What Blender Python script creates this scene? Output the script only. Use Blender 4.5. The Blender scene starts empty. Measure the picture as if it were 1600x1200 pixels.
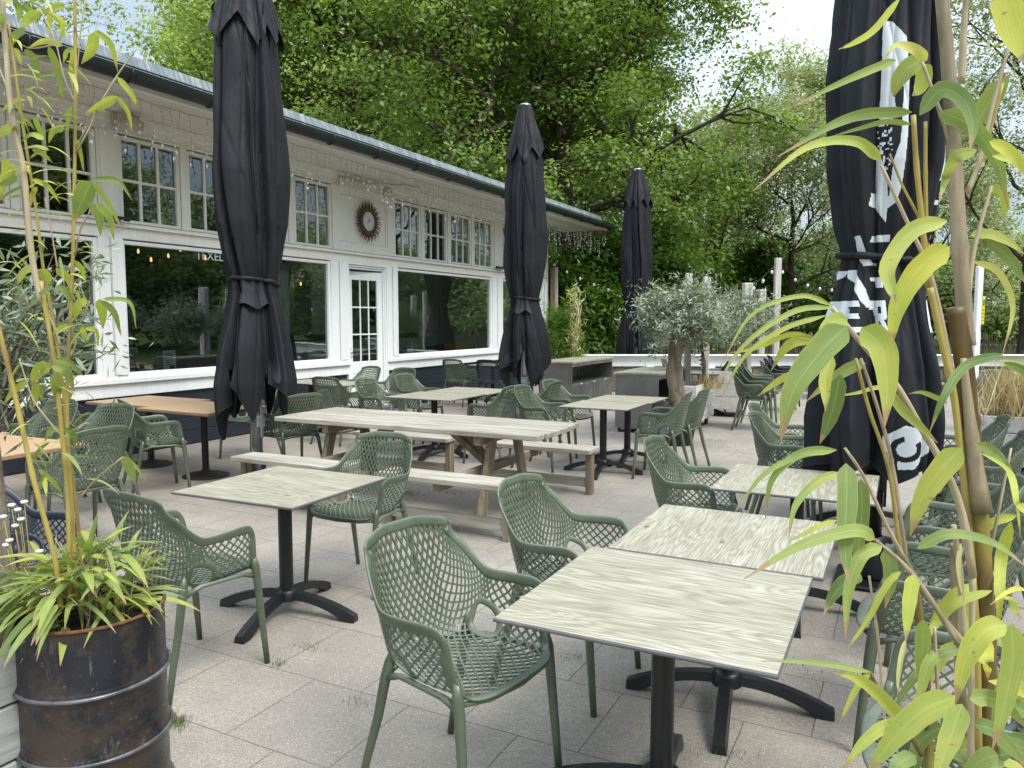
import bpy, math, random
import numpy as np
from mathutils import Vector, Matrix
random.seed(7)
R = math.radians
scn = bpy.context.scene
col = scn.collection
HC = 1.677                      # eye height
FPX, PITCH, YAW = 1192.0, math.atan(100/1192.0), R(27.133)

# ------------------------------------------------------------------ materials
class NT:
    def __init__(s, name):
        s.m = bpy.data.materials.new(name); s.m.use_nodes = True
        s.t = s.m.node_tree; s.t.nodes.clear()
        s.out = s.n('ShaderNodeOutputMaterial')
    def n(s, typ, **kw):
        nd = s.t.nodes.new(typ)
        for k, v in kw.items():
            if k[0] == '_': setattr(nd, k[1:], v)
            else:
                k2 = int(k[1:]) if k[0] == 'i' and k[1:].isdigit() else k.replace('_', ' ')
                nd.inputs[k2].default_value = v
        return nd
    def l(s, a, b): s.t.links.new(a, b)
    def ramp(s, fac, stops, interp='LINEAR'):
        r = s.t.nodes.new('ShaderNodeValToRGB'); r.color_ramp.interpolation = interp
        el = r.color_ramp.elements
        while len(el) < len(stops): el.new(0.5)
        for e, (p, c) in zip(el, stops):
            e.position = p; e.color = (c[0], c[1], c[2], 1) if not isinstance(c, (int, float)) else (c, c, c, 1)
        s.l(fac, r.inputs[0]); return r.outputs[0]
    def mix(s, f, a, b, typ='MIX'):
        m = s.t.nodes.new('ShaderNodeMix'); m.data_type = 'RGBA'; m.blend_type = typ
        for sock, v in ((m.inputs[0], f), (m.inputs[6], a), (m.inputs[7], b)):
            if hasattr(v, 'is_linked'): s.l(v, sock)
            elif isinstance(v, (int, float)): sock.default_value = v if sock.type == 'VALUE' else (v, v, v, 1)
            else: sock.default_value = (*v[:3], 1)
        return m.outputs[2]
    def coords(s, scale=(1, 1, 1), which='Object', rot=(0, 0, 0)):
        tc = s.n('ShaderNodeTexCoord'); mp = s.n('ShaderNodeMapping')
        mp.inputs['Scale'].default_value = scale; mp.inputs['Rotation'].default_value = rot
        s.l(tc.outputs[which], mp.inputs[0]); return mp.outputs[0]
    def noise(s, vec, scale, detail=4, rough=.55, dist=0):
        n = s.n('ShaderNodeTexNoise', Scale=scale, Detail=detail, Roughness=rough, Distortion=dist)
        s.l(vec, n.inputs['Vector']); return n.outputs['Fac']
    def bsdf(s, color, rough=.6, metal=0, bump=None, bstr=.2, bdist=.01, spec=.5, **kw):
        p = s.n('ShaderNodeBsdfPrincipled')
        for sock, v in ((p.inputs['Base Color'], color), (p.inputs['Roughness'], rough), (p.inputs['Metallic'], metal)):
            if hasattr(v, 'is_linked'): s.l(v, sock)
            elif isinstance(v, (int, float)): sock.default_value = v
            else: sock.default_value = (*v[:3], 1)
        p.inputs['Specular IOR Level'].default_value = spec
        for k, v in kw.items(): p.inputs[k].default_value = v
        if bump is not None:
            b = s.n('ShaderNodeBump', Strength=bstr, Distance=bdist); s.l(bump, b.inputs['Height']); s.l(b.outputs[0], p.inputs['Normal'])
        s.l(p.outputs[0], s.out.inputs[0]); return p

def m_simple(name, c, rough=.5, metal=0, var=.12, scale=6, bump=.05, spec=.5):
    t = NT(name); v = t.coords()
    n = t.noise(v, scale, 5)
    cc = t.mix(t.ramp(n, [(.3, 0), (.7, 1)]), [x*(1-var) for x in c], [min(1, x*(1+var)) for x in c])
    t.bsdf(cc, rough, metal, t.noise(v, scale*12, 3), bump, .003, spec); return t.m
M = {}
def m_chair(name, c):
    t = NT(name); v = t.coords(); oi = t.n('ShaderNodeObjectInfo')
    n = t.noise(v, 5, 6, .7); n2 = t.noise(v, 40, 3); cc = t.mix(t.ramp(n, [(.35, 0), (.65, 1)]), [x*.82 for x in c], [x*1.2 for x in c])
    hs = t.n('ShaderNodeHueSaturation', Fac=1.0); t.l(cc, hs.inputs['Color']); mr = t.n('ShaderNodeMapRange'); mr.inputs['To Min'].default_value = .82; mr.inputs['To Max'].default_value = 1.22; t.l(oi.outputs['Random'], mr.inputs[0]); t.l(mr.outputs[0], hs.inputs['Value'])
    ge = t.n('ShaderNodeNewGeometry'); sp = t.n('ShaderNodeSeparateXYZ'); t.l(ge.outputs['Normal'], sp.inputs[0])
    du = t.mix(1.0, t.ramp(sp.outputs[2], [(.3, 0), (1, .34)]), t.ramp(n, [(.4, .5), (.6, 1)]), 'MULTIPLY'); cc = t.mix(du, hs.outputs[0], (.22, .25, .23))
    t.bsdf(cc, t.ramp(n, [(.3, .30), (.7, .46)]), 0, n2, .04, .002, .6); return t.m
M['green'] = m_chair('chair_green', (.088, .112, .072))
M['navy'] = m_chair('chair_navy', (.016, .022, .036))
M['blackmetal'] = m_simple('black_powder_coat', (.010, .011, .013), .38, 0, .3, 8, .08)
M['castiron'] = m_simple('cast_iron', (.03, .025, .022), .6, .3, .4, 30, .4)
def m_paint(name, c):
    t = NT(name); v = t.coords(); s = t.noise(t.coords((5, 5, .5)), 2.2, 5, .65); sp = t.noise(v, 26, 4, .7)
    cc = t.mix(t.ramp(s, [(.48, 0), (.75, .30)]), c, [x*.62 for x in c]); cc = t.mix(t.ramp(sp, [(.62, 0), (.72, .22)]), cc, (.42, .40, .34))
    t.bsdf(cc, .48, 0, t.noise(v, 40, 4), .08, .003, .4); return t.m
M['whitewall'] = m_paint('white_paint', (.84, .86, .86))
M['cream'] = m_paint('cream_paint', (.86, .85, .79))
M['galv'] = m_simple('galvanised', (.42, .45, .48), .38, .8, .2, 9, .1)
M['steel'] = m_simple('brushed_steel', (.33, .335, .33), .33, .9, .25, 3, .05)
M['steeldark'] = m_simple('steel_inner', (.16, .165, .16), .5, .7, .3, 4, .05)
M['plastic'] = m_simple('black_plastic', (.014, .014, .016), .5, 0, .2, 10)
M['beige'] = m_simple('beige_plastic', (.50, .46, .38), .5, 0, .1, 10)
M['gutter'] = m_simple('gutter_green', (.017, .023, .022), .45, .1, .25, 5, .1)
M['wirewhite'] = m_simple('clear_wire', (.40, .40, .38), .4, 0, .1, 20)
M['mug'] = m_simple('white_ceramic', (.8, .8, .78), .25, 0, .03, 4)
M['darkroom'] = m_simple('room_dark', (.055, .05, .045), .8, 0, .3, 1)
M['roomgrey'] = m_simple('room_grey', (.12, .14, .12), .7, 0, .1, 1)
M['skin'] = m_simple('skin', (.5, .3, .22), .6)
M['cloth_grey'] = m_simple('grey_shirt', (.35, .37, .4), .8)
M['cloth_blue'] = m_simple('blue_trousers', (.05, .07, .14), .8)
M['yellow'] = m_simple('yellow_sign', (.75, .68, .03), .5)
M['bluesign'] = m_simple('blue_sign', (.05, .12, .25), .5)
M['navyprint'] = m_simple('navy_print', (.03, .05, .12), .5)
M['card'] = m_simple('printed_card', (.62, .66, .68), .6, var=.2, scale=30)
M['rope'] = m_simple('brown_wicker', (.10, .058, .032), .7, 0, .4, 40, .6)
M['soil'] = m_simple('soil', (.04, .027, .018), .95, 0, .5, 30, .8)
M['whiteprint'] = m_simple('white_print', (.62, .66, .68), .7, 0, .06, 8)
M['logwood'] = m_simple('terracotta_box', (.25, .12, .06), .8, 0, .3, 10)
M['felt'] = m_simple('flower_white', (.8, .78, .7), .8)

def m_siding():
    t = NT('navy_siding'); v = t.coords(); n = t.noise(v, 7, 5)
    c = t.mix(n, (.012, .016, .026), (.024, .03, .042)); t.bsdf(c, .5, 0, t.noise(v, 60, 3), .15, .003); return t.m
M['siding'] = m_siding()
def m_cloth(name, c):
    t = NT(name); v = t.coords(); n = t.noise(v, 2.2, 5)
    cc = t.mix(n, [x*.8 for x in c], [x*1.25 for x in c])
    wv = t.noise(t.coords((1, 1, .35)), 11, 5, .6, .6); t.bsdf(cc, t.ramp(t.noise(v, 3, 3), [(.3, .55), (.7, .75)]), 0, wv, .35, .02, .35); return t.m
M['parasol'] = m_cloth('parasol_cloth', (.0095, .011, .0145))
def m_hpl(name, c1, c2, c3, seed=0):
    t = NT(name); v = t.coords((1, 1, 1)); 
    oi = t.n('ShaderNodeObjectInfo')
    ad = t.n('ShaderNodeVectorMath', _operation='ADD'); t.l(v, ad.inputs[0])
    cm = t.n('ShaderNodeVectorMath', _operation='SCALE'); cm.inputs['Scale'].default_value = 37
    cx = t.n('ShaderNodeCombineXYZ'); t.l(oi.outputs['Random'], cx.inputs[0]); t.l(oi.outputs['Random'], cx.inputs[1]); t.l(cx.outputs[0], cm.inputs[0]); t.l(cm.outputs[0], ad.inputs[1])
    mp = t.n('ShaderNodeMapping'); mp.inputs['Scale'].default_value = (.75, 6, 1); t.l(ad.outputs[0], mp.inputs[0])
    big = t.noise(mp.outputs[0], 1.1, 2, .45, .5)
    # figure: contour lines of a stretched noise = cathedral grain
    mu = t.n('ShaderNodeMath', _operation='MULTIPLY'); mu.inputs[1].default_value = 42; t.l(big, mu.inputs[0])
    fr = t.n('ShaderNodeMath', _operation='PINGPONG'); fr.inputs[1].default_value = 1; t.l(mu.outputs[0], fr.inputs[0])
    mp2 = t.n('ShaderNodeMapping'); mp2.inputs['Scale'].default_value = (3.2, 120, 1); t.l(ad.outputs[0], mp2.inputs[0])
    fine = t.noise(mp2.outputs[0], 1.6, 4, .6)
    mp3 = t.n('ShaderNodeMapping'); mp3.inputs['Scale'].default_value = (.8, 4, 1); t.l(ad.outputs[0], mp3.inputs[0])
    tone = t.noise(mp3.outputs[0], 2.2, 3, .6)
    a = t.mix(t.ramp(tone, [(.3, 0), (.7, 1)]), c1, c2)
    b = t.mix(t.ramp(fr.outputs[0], [(0, .6), (.3, .3), (.8, 0)]), a, c3)
    c = t.mix(t.ramp(fine, [(.38, .75), (.55, 0)]), b, c3)
    kv = t.n('ShaderNodeTexVoronoi', Scale=1.0); mk = t.n('ShaderNodeMapping'); mk.inputs['Scale'].default_value = (2.2, 4.5, 1); t.l(ad.outputs[0], mk.inputs[0]); t.l(mk.outputs[0], kv.inputs['Vector'])
    c = t.mix(t.ramp(kv.outputs['Distance'], [(0, .85), (.035, .6), (.075, 0)]), c, [x*.35 for x in c3])
    st_ = t.noise(v, 7, 5, .7); c = t.mix(t.ramp(st_, [(.58, 0), (.7, .28)]), c, (.30, .28, .22))
    t.bsdf(c, .42, 0, fine, .06, .002, .4); return t.m
M['hpl'] = m_hpl('pale_green_laminate', (.38, .355, .27), (.52, .495, .405), (.19, .175, .12))
M['hpledge'] = m_simple('laminate_edge', (.10, .10, .10), .5, 0, .2, 20)
M['brownlam'] = m_simple('tan_board', (.50, .34, .20), .5, 0, .1, 60, .1)
M['brownedge'] = m_simple('tan_board_edge', (.30, .19, .11), .6, 0, .2, 60, .1)
def m_wood(name, c1, c2, dark, axis=0, sc=1.0, rough=.75):
    t = NT(name)
    s = [1.2, 1.2, 1.2]; s[axis] = .08; s = [x*sc for x in s]
    v = t.coords(tuple(s)); oi = t.n('ShaderNodeObjectInfo')
    g = t.noise(v, 26, 6, .7); s2 = [5, 5, 5]; s2[axis] = .5
    g2 = t.noise(t.coords(tuple(s2)), 1.6, 3)
    c = t.mix(t.ramp(g2, [(.35, 0), (.65, 1)]), c1, c2)
    c = t.mix(t.ramp(g, [(.30, .85), (.5, .15), (.7, 0)]), c, dark)
    kn = t.n('ShaderNodeTexVoronoi', Scale=2.2); s3 = [1.6, 1.6, 1.6]; s3[axis] = .55
    t.l(t.coords(tuple(s3)), kn.inputs['Vector'])
    c = t.mix(t.ramp(kn.outputs['Distance'], [(.0, .8), (.045, .5), (.07, 0)]), c, [x*.5 for x in dark])
    t.bsdf(c, rough, 0, g, .5, .004, .3); return t.m
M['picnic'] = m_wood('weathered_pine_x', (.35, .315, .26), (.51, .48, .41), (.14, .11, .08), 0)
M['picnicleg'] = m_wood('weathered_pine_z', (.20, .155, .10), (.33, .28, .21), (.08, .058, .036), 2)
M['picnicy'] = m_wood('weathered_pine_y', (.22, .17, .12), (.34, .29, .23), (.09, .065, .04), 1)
M['whiteplank'] = m_wood('whitewashed_plank', (.60, .59, .56), (.74, .73, .70), (.36, .32, .28), 1)
M['greyplank'] = m_wood('grey_plank', (.34, .35, .34), (.48, .49, .48), (.16, .16, .155), 1)
M['post'] = m_wood('whitewashed_post', (.52, .49, .45), (.68, .66, .62), (.30, .25, .21), 2)
M['brownpost'] = m_wood('brown_post', (.22, .14, .09), (.40, .30, .22), (.10, .06, .04), 2)
M['fencewood'] = m_wood('chestnut_pale', (.14, .115, .085), (.24, .2, .16), (.06, .05, .04), 2)
M['darkplank'] = m_wood('dark_plank', (.10, .085, .07), (.17, .15, .125), (.04, .035, .03), 0)
def m_bark(name, c1, c2):
    t = NT(name); v = t.coords((1, 1, .25)); n = t.noise(v, 9, 7, .7, .6)
    c = t.mix(t.ramp(n, [(.35, 0), (.65, 1)]), c1, c2); t.bsdf(c, .9, 0, n, .9, .05, .2); return t.m
M['bark'] = m_bark('bark', (.035, .026, .018), (.12, .095, .07))
M['olivebark'] = m_bark('olive_bark', (.11, .085, .06), (.34, .28, .21))
def m_leaf(name, cols, trans=.42, rough=.45, spec=.4):
    """leaf colour from the 'tone' attribute on each leaf"""
    t = NT(name); at = t.n('ShaderNodeAttribute'); at.attribute_name = 'tone'
    n = len(cols); c = t.ramp(at.outputs['Fac'], [(i/(n-1), cols[i]) for i in range(n)])
    p = t.n('ShaderNodeBsdfPrincipled'); t.l(c, p.inputs['Base Color']); p.inputs['Roughness'].default_value = rough; p.inputs['Specular IOR Level'].default_value = spec
    tr = t.n('ShaderNodeBsdfTranslucent'); c2 = t.mix(.5, c, (1.0, 1.0, .25), 'MULTIPLY'); 
    sc = t.mix(1.0, c, (1.5, 1.6, .6), 'MULTIPLY'); t.l(sc, tr.inputs[0])
    mx = t.n('ShaderNodeMixShader'); mx.inputs[0].default_value = trans
    t.l(p.outputs[0], mx.inputs[1]); t.l(tr.outputs[0], mx.inputs[2]); t.l(mx.outputs[0], t.out.inputs[0]); return t.m
M['leaf_lime'] = m_leaf('lime_leaves', [(.13, .19, .055), (.31, .39, .13), (.47, .55, .26)])
M['leaf_maple'] = m_leaf('maple_leaves', [(.06, .105, .025), (.18, .25, .06), (.29, .40, .13)])
M['leaf_dark'] = m_leaf('wood_leaves', [(.08, .12, .04), (.19, .25, .09), (.30, .37, .15)])
M['leaf_acacia'] = m_leaf('acacia_leaves', [(.12, .16, .06), (.24, .29, .12), (.36, .41, .20)])
M['blossom'] = m_leaf('acacia_blossom', [(.45, .45, .36), (.62, .62, .52), (.75, .75, .68)], .2)
M['leaf_olive'] = m_leaf('olive_leaves', [(.11, .15, .09), (.24, .28, .20), (.42, .46, .38)], .15)
M['leaf_bush'] = m_leaf('bush_leaves', [(.04, .09, .012), (.09, .18, .022), (.17, .28, .045)])
M['leaf_tuft'] = m_leaf('bamboo_tuft_leaves', [(.16, .22, .07), (.34, .38, .13), (.54, .55, .24), (.64, .60, .38)], .3)
M['grass'] = m_leaf('grass_blades', [(.05, .10, .02), (.12, .19, .04), (.2, .26, .07)], .3)
M['drygrass'] = m_leaf('dry_grass_blades', [(.32, .22, .11), (.48, .37, .2), (.6, .5, .32)], .2)
def m_bamboo_leaf():
    """each leaf carries UV: u across, v along; 'tone' green to yellow"""
    t = NT('bamboo_leaf'); at = t.n('ShaderNodeAttribute'); at.attribute_name = 'tone'
    c = t.ramp(at.outputs['Fac'], [(0, (.09, .15, .03)), (.3, (.30, .36, .13)), (.55, (.46, .47, .12)), (.8, (.66, .62, .12)), (1, (.64, .54, .28))])
    uv = t.n('ShaderNodeUVMap'); sp = t.n('ShaderNodeSeparateXYZ'); t.l(uv.outputs[0], sp.inputs[0])
    mp = t.n('ShaderNodeMapping'); mp.inputs['Scale'].default_value = (34, .6, 1); t.l(uv.outputs[0], mp.inputs[0])
    st = t.noise(mp.outputs[0], 2.5, 3, .6)
    ob = t.noise(t.coords((1, 1, 1)), 14, 4, .6)
    c = t.mix(t.ramp(ob, [(.4, 0), (.72, .75)]), c, t.mix(1.0, c, (.55, .8, .8), 'MULTIPLY'))
    c = t.mix(t.ramp(st, [(.38, .6), (.6, 0)]), c, t.mix(1.0, c, (.55, .68, .45), 'MULTIPLY'))
    # pale mid rib and edge
    c = t.mix(t.ramp(sp.outputs[0], [(.46, 0), (.5, .32), (.54, 0)]), c, (.66, .66, .34))
    c = t.mix(t.ramp(sp.outputs[0], [(.0, .4), (.05, 0), (.95, 0), (1, .4)]), c, (.6, .55, .2))
    sx = t.noise(t.coords((1, 1, 1)), 60, 3)
    tip = t.n('ShaderNodeMath', _operation='ADD'); t.l(sp.outputs[1], tip.inputs[0]); 
    q = t.n('ShaderNodeMath', _operation='MULTIPLY'); q.inputs[1].default_value = .16; t.l(sx, q.inputs[0]); t.l(q.outputs[0], tip.inputs[1])
    c = t.mix(t.ramp(tip.outputs[0], [(.92, 0), (.97, 1)]), c, (.40, .27, .15)); c = t.mix(t.ramp(t.noise(t.coords((1, 1, 1)), 90, 2), [(.70, 0), (.75, .8)]), c, (.33, .2, .08))
    p = t.n('ShaderNodeBsdfPrincipled'); t.l(c, p.inputs['Base Color']); p.inputs['Roughness'].default_value = .55; p.inputs['Specular IOR Level'].default_value = .4
    bp = t.n('ShaderNodeBump', Strength=.25, Distance=.002); t.l(st, bp.inputs['Height']); t.l(bp.outputs[0], p.inputs['Normal'])
    tr = t.n('ShaderNodeBsdfTranslucent'); t.l(t.mix(1.0, c, (1.3, 1.35, .6), 'MULTIPLY'), tr.inputs[0])
    mx = t.n('ShaderNodeMixShader'); mx.inputs[0].default_value = .32
    t.l(p.outputs[0], mx.inputs[1]); t.l(tr.outputs[0], mx.inputs[2]); t.l(mx.outputs[0], t.out.inputs[0]); return t.m
M['culm_mixed'] = None
M['bleaf'] = m_bamboo_leaf()
def m_culm(name, c1, c2, c3):
    t = NT(name); v = t.coords((1, 1, .12)); n = t.noise(v, 30, 5, .7); n2 = t.noise(t.coords((1, 1, .5)), 8, 4)
    c = t.mix(t.ramp(n, [(.35, 0), (.65, 1)]), c1, c2); c = t.mix(t.ramp(n2, [(.52, 0), (.62, .8)]), c, c3)
    t.bsdf(c, .5, 0, n, .3, .003); return t.m
M['culm_yellow'] = m_culm('yellow_culm', (.30, .22, .05), (.42, .34, .09), (.20, .13, .05))
M['culm_brown'] = m_culm('brown_culm', (.06, .035, .015), (.17, .11, .03), (.26, .22, .04))
M['culm_mixed'] = m_culm('weathered_culm', (.17, .13, .08), (.38, .31, .21), (.10, .085, .03))
M['culm_dry'] = m_culm('dry_culm', (.34, .27, .17), (.48, .40, .27), (.17, .13, .07))
def m_ground():
    t = NT('concrete_paving'); v = t.coords()
    br = t.n('ShaderNodeTexBrick', Scale=1.0); br.offset = .5
    br.inputs['Brick Width'].default_value = .53; br.inputs['Row Height'].default_value = .53
    br.inputs['Mortar Size'].default_value = .0038; br.inputs['Mortar Smooth'].default_value = .45
    br.inputs['Color1'].default_value = (.405, .37, .32, 1); br.inputs['Color2'].default_value = (.455, .42, .365, 1); br.inputs['Bias'].default_value = -.1
    wob = t.noise(v, 9, 3); wv = t.n('ShaderNodeVectorMath', _operation='SCALE'); wv.inputs['Scale'].default_value = .012
    nn = t.n('ShaderNodeTexNoise', Scale=7.0, Detail=3.0); t.l(v, nn.inputs['Vector']); t.l(nn.outputs['Color'], wv.inputs[0])
    ad = t.n('ShaderNodeVectorMath', _operation='ADD'); t.l(v, ad.inputs[0]); t.l(wv.outputs[0], ad.inputs[1]); t.l(ad.outputs[0], br.inputs['Vector'])
    big = t.noise(v, .8, 6, .65); mid = t.noise(v, 4, 6, .7)
    c = t.mix(t.ramp(big, [(.3, 0), (.7, 1)]), t.mix(1.0, br.outputs['Color'], (.72, .71, .70), 'MULTIPLY'), t.mix(1.0, br.outputs['Color'], (1.22, 1.2, 1.14), 'MULTIPLY'))
    c = t.mix(t.ramp(mid, [(.38, .55), (.62, 0)]), c, (.32, .285, .255))
    c = t.mix(t.ramp(t.noise(v, 1.7, 6, .75, .4), [(.55, 0), (.70, .5)]), c, (.19, .165, .14))
    gr = t.noise(v, 160, 4, .8)
    c = t.mix(t.ramp(gr, [(.40, .85), (.56, 0)]), c, (.15, .13, .115)); c = t.mix(t.ramp(t.noise(v, 45, 5, .75), [(.40, .45), (.55, 0)]), c, (.20, .18, .16))
    vo = t.n('ShaderNodeTexVoronoi', Scale=95.0); t.l(v, vo.inputs['Vector'])
    rnd = t.n('ShaderNodeSeparateColor'); t.l(vo.outputs['Color'], rnd.inputs[0])
    msk = t.ramp(vo.outputs['Distance'], [(.16, 1), (.26, 0)]); sel = t.ramp(rnd.outputs[0], [(.70, 0), (.76, 1)])
    sel2 = t.ramp(rnd.outputs[1], [(.84, 0), (.88, 1)])
    mm = t.mix(1.0, msk, sel, 'MULTIPLY'); c = t.mix(mm, c, (.62, .60, .56))
    c = t.mix(t.mix(1.0, msk, sel2, 'MULTIPLY'), c, (.10, .085, .075))
    mo = t.ramp(br.outputs['Fac'], [(0, 0), (1, 1)])
    mossn = t.ramp(t.noise(v, 1.9, 5, .7), [(.45, 0), (.6, 1)])
    jc = t.mix(mossn, (.24, .21, .18), (.17, .17, .08))
    c = t.mix(t.mix(1.0, mo, t.ramp(mid, [(.35, .08), (.6, .42)]), 'MULTIPLY'), c, jc)
    h = t.mix(.5, gr, t.ramp(br.outputs['Fac'], [(0, 1), (1, 0)]))
    h = t.mix(.25, h, vo.outputs['Distance'])
    t.bsdf(c, .85, 0, h, .55, .006, .3); return t.m
M['ground'] = m_ground()
def m_field():
    t = NT('meadow'); v = t.coords(); n = t.noise(v, .35, 6, .7); n2 = t.noise(v, 9, 4)
    c = t.mix(n, (.05, .095, .022), (.13, .16, .05)); c = t.mix(t.ramp(n2, [(.3, .5), (.6, 0)]), c, (.03, .06, .012))
    t.bsdf(c, .95, 0, n2, .8, .1, .1); return t.m
M['field'] = m_field()
def m_road():
    t = NT('asphalt'); v = t.coords(); c = t.mix(t.noise(v, 30, 4), (.10, .10, .10), (.2, .2, .19)); t.bsdf(c, .9); return t.m
M['road'] = m_road()
def m_roofedge():
    t = NT('weathered_zinc'); v = t.coords((1, 1, 1)); mp = t.coords((1, .25, 5)); 
    n = t.noise(t.coords((.4, 9, .4)), 3.2, 6, .8); n2 = t.noise(v, 6, 5, .7)
    c = t.ramp(n, [(.3, (.09, .12, .14)), (.48, (.19, .225, .235)), (.66, (.47, .51, .52))])
    c = t.mix(t.ramp(n2, [(.42, .6), (.62, 0)]), c, (.12, .16, .18))
    t.bsdf(c, .7, 0, n2, .4, .01, .3); return t.m
M['roofedge'] = m_roofedge()
def m_soffit():
    t = NT('soffit_boards'); v = t.coords(); w = t.n('ShaderNodeTexWave', Scale=3.4); w.wave_type = 'BANDS'; w.bands_direction = 'X'; t.l(v, w.inputs['Vector'])
    c = t.mix(t.ramp(w.outputs['Fac'], [(.0, 1), (.06, 0)]), (.70, .68, .62), (.38, .36, .33))
    t.bsdf(c, .6, 0, t.ramp(w.outputs['Fac'], [(0, 0), (.08, 1)]), .5, .005); return t.m
M['soffit'] = m_soffit()
def m_drum():
    t = NT('rusty_drum_paint'); v = t.coords((1, 1, 1)); vs = t.coords((6, 6, .7))
    n = t.noise(v, 7, 8, .72, .3); n2 = t.noise(vs, 3.2, 6, .7); n3 = t.noise(v, 55, 4, .7)
    c = t.mix(n2, (.008, .009, .013), (.026, .028, .036))
    c = t.mix(t.ramp(t.noise(vs, 6, 5, .8), [(.58, 0), (.72, .55)]), c, (.22, .22, .22))  # pale grey upright streaks: glossy highlights painted into the colour
    sep = t.n('ShaderNodeSeparateXYZ'); t.l(v, sep.inputs[0])
    zz = t.n('ShaderNodeMath', _operation='MULTIPLY_ADD'); zz.inputs[1].default_value = -.30; zz.inputs[2].default_value = .16; t.l(sep.outputs[2], zz.inputs[0])
    sm = t.n('ShaderNodeMath', _operation='ADD'); t.l(n, sm.inputs[0]); t.l(zz.outputs[0], sm.inputs[1])
    c = t.mix(t.ramp(sm.outputs[0], [(.45, 0), (.56, .8)]), c, t.mix(n3, (.028, .02, .014), (.085, .058, .040)))
    c = t.mix(t.ramp(n3, [(.63, 0), (.70, .8)]), c, (.24, .115, .035))
    t.bsdf(c, t.ramp(n, [(.4, .22), (.6, .5)]), .15, n, .35, .006); return t.m
M['drum'] = m_drum()
M['rust'] = m_simple('rust', (.16, .065, .03), .85, 0, .4, 40, .6)
def m_glass():
    t = NT('window_glass'); fr = t.n('ShaderNodeFresnel', IOR=1.5)
    mu = t.n('ShaderNodeMath', _operation='MULTIPLY_ADD'); mu.inputs[1].default_value = 2.3; mu.inputs[2].default_value = .09; mu.use_clamp = True; t.l(fr.outputs[0], mu.inputs[0])
    tr = t.n('ShaderNodeBsdfTransparent'); tr.inputs[0].default_value = (.80, .86, .82, 1)
    gl = t.n('ShaderNodeBsdfGlossy'); gl.inputs['Roughness'].default_value = .008; gl.inputs[0].default_value = (.92, .97, 1, 1)
    bp = t.n('ShaderNodeBump', Strength=.05, Distance=.02); t.l(t.noise(t.coords(), 1.6, 2), bp.inputs['Height']); t.l(bp.outputs[0], gl.inputs['Normal'])
    mx = t.n('ShaderNodeMixShader'); t.l(mu.outputs[0], mx.inputs[0]); t.l(tr.outputs[0], mx.inputs[1]); t.l(gl.outputs[0], mx.inputs[2]); t.l(mx.outputs[0], t.out.inputs[0]); return t.m
M['glass'] = m_glass()
def m_emit(name, c, s):
    t = NT(name); e = t.n('ShaderNodeEmission', Strength=s); e.inputs[0].default_value = (*c, 1); t.l(e.outputs[0], t.out.inputs[0]); return t.m
M['bulb'] = m_emit('warm_bulb', (1, .5, .16), 2.2)
M['fairy'] = m_simple('fairy_lamp', (.9, .9, .88), .2)
M['curtain'] = m_simple('net_curtain', (.42, .46, .42), .8, 0, .2, 5)

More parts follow.
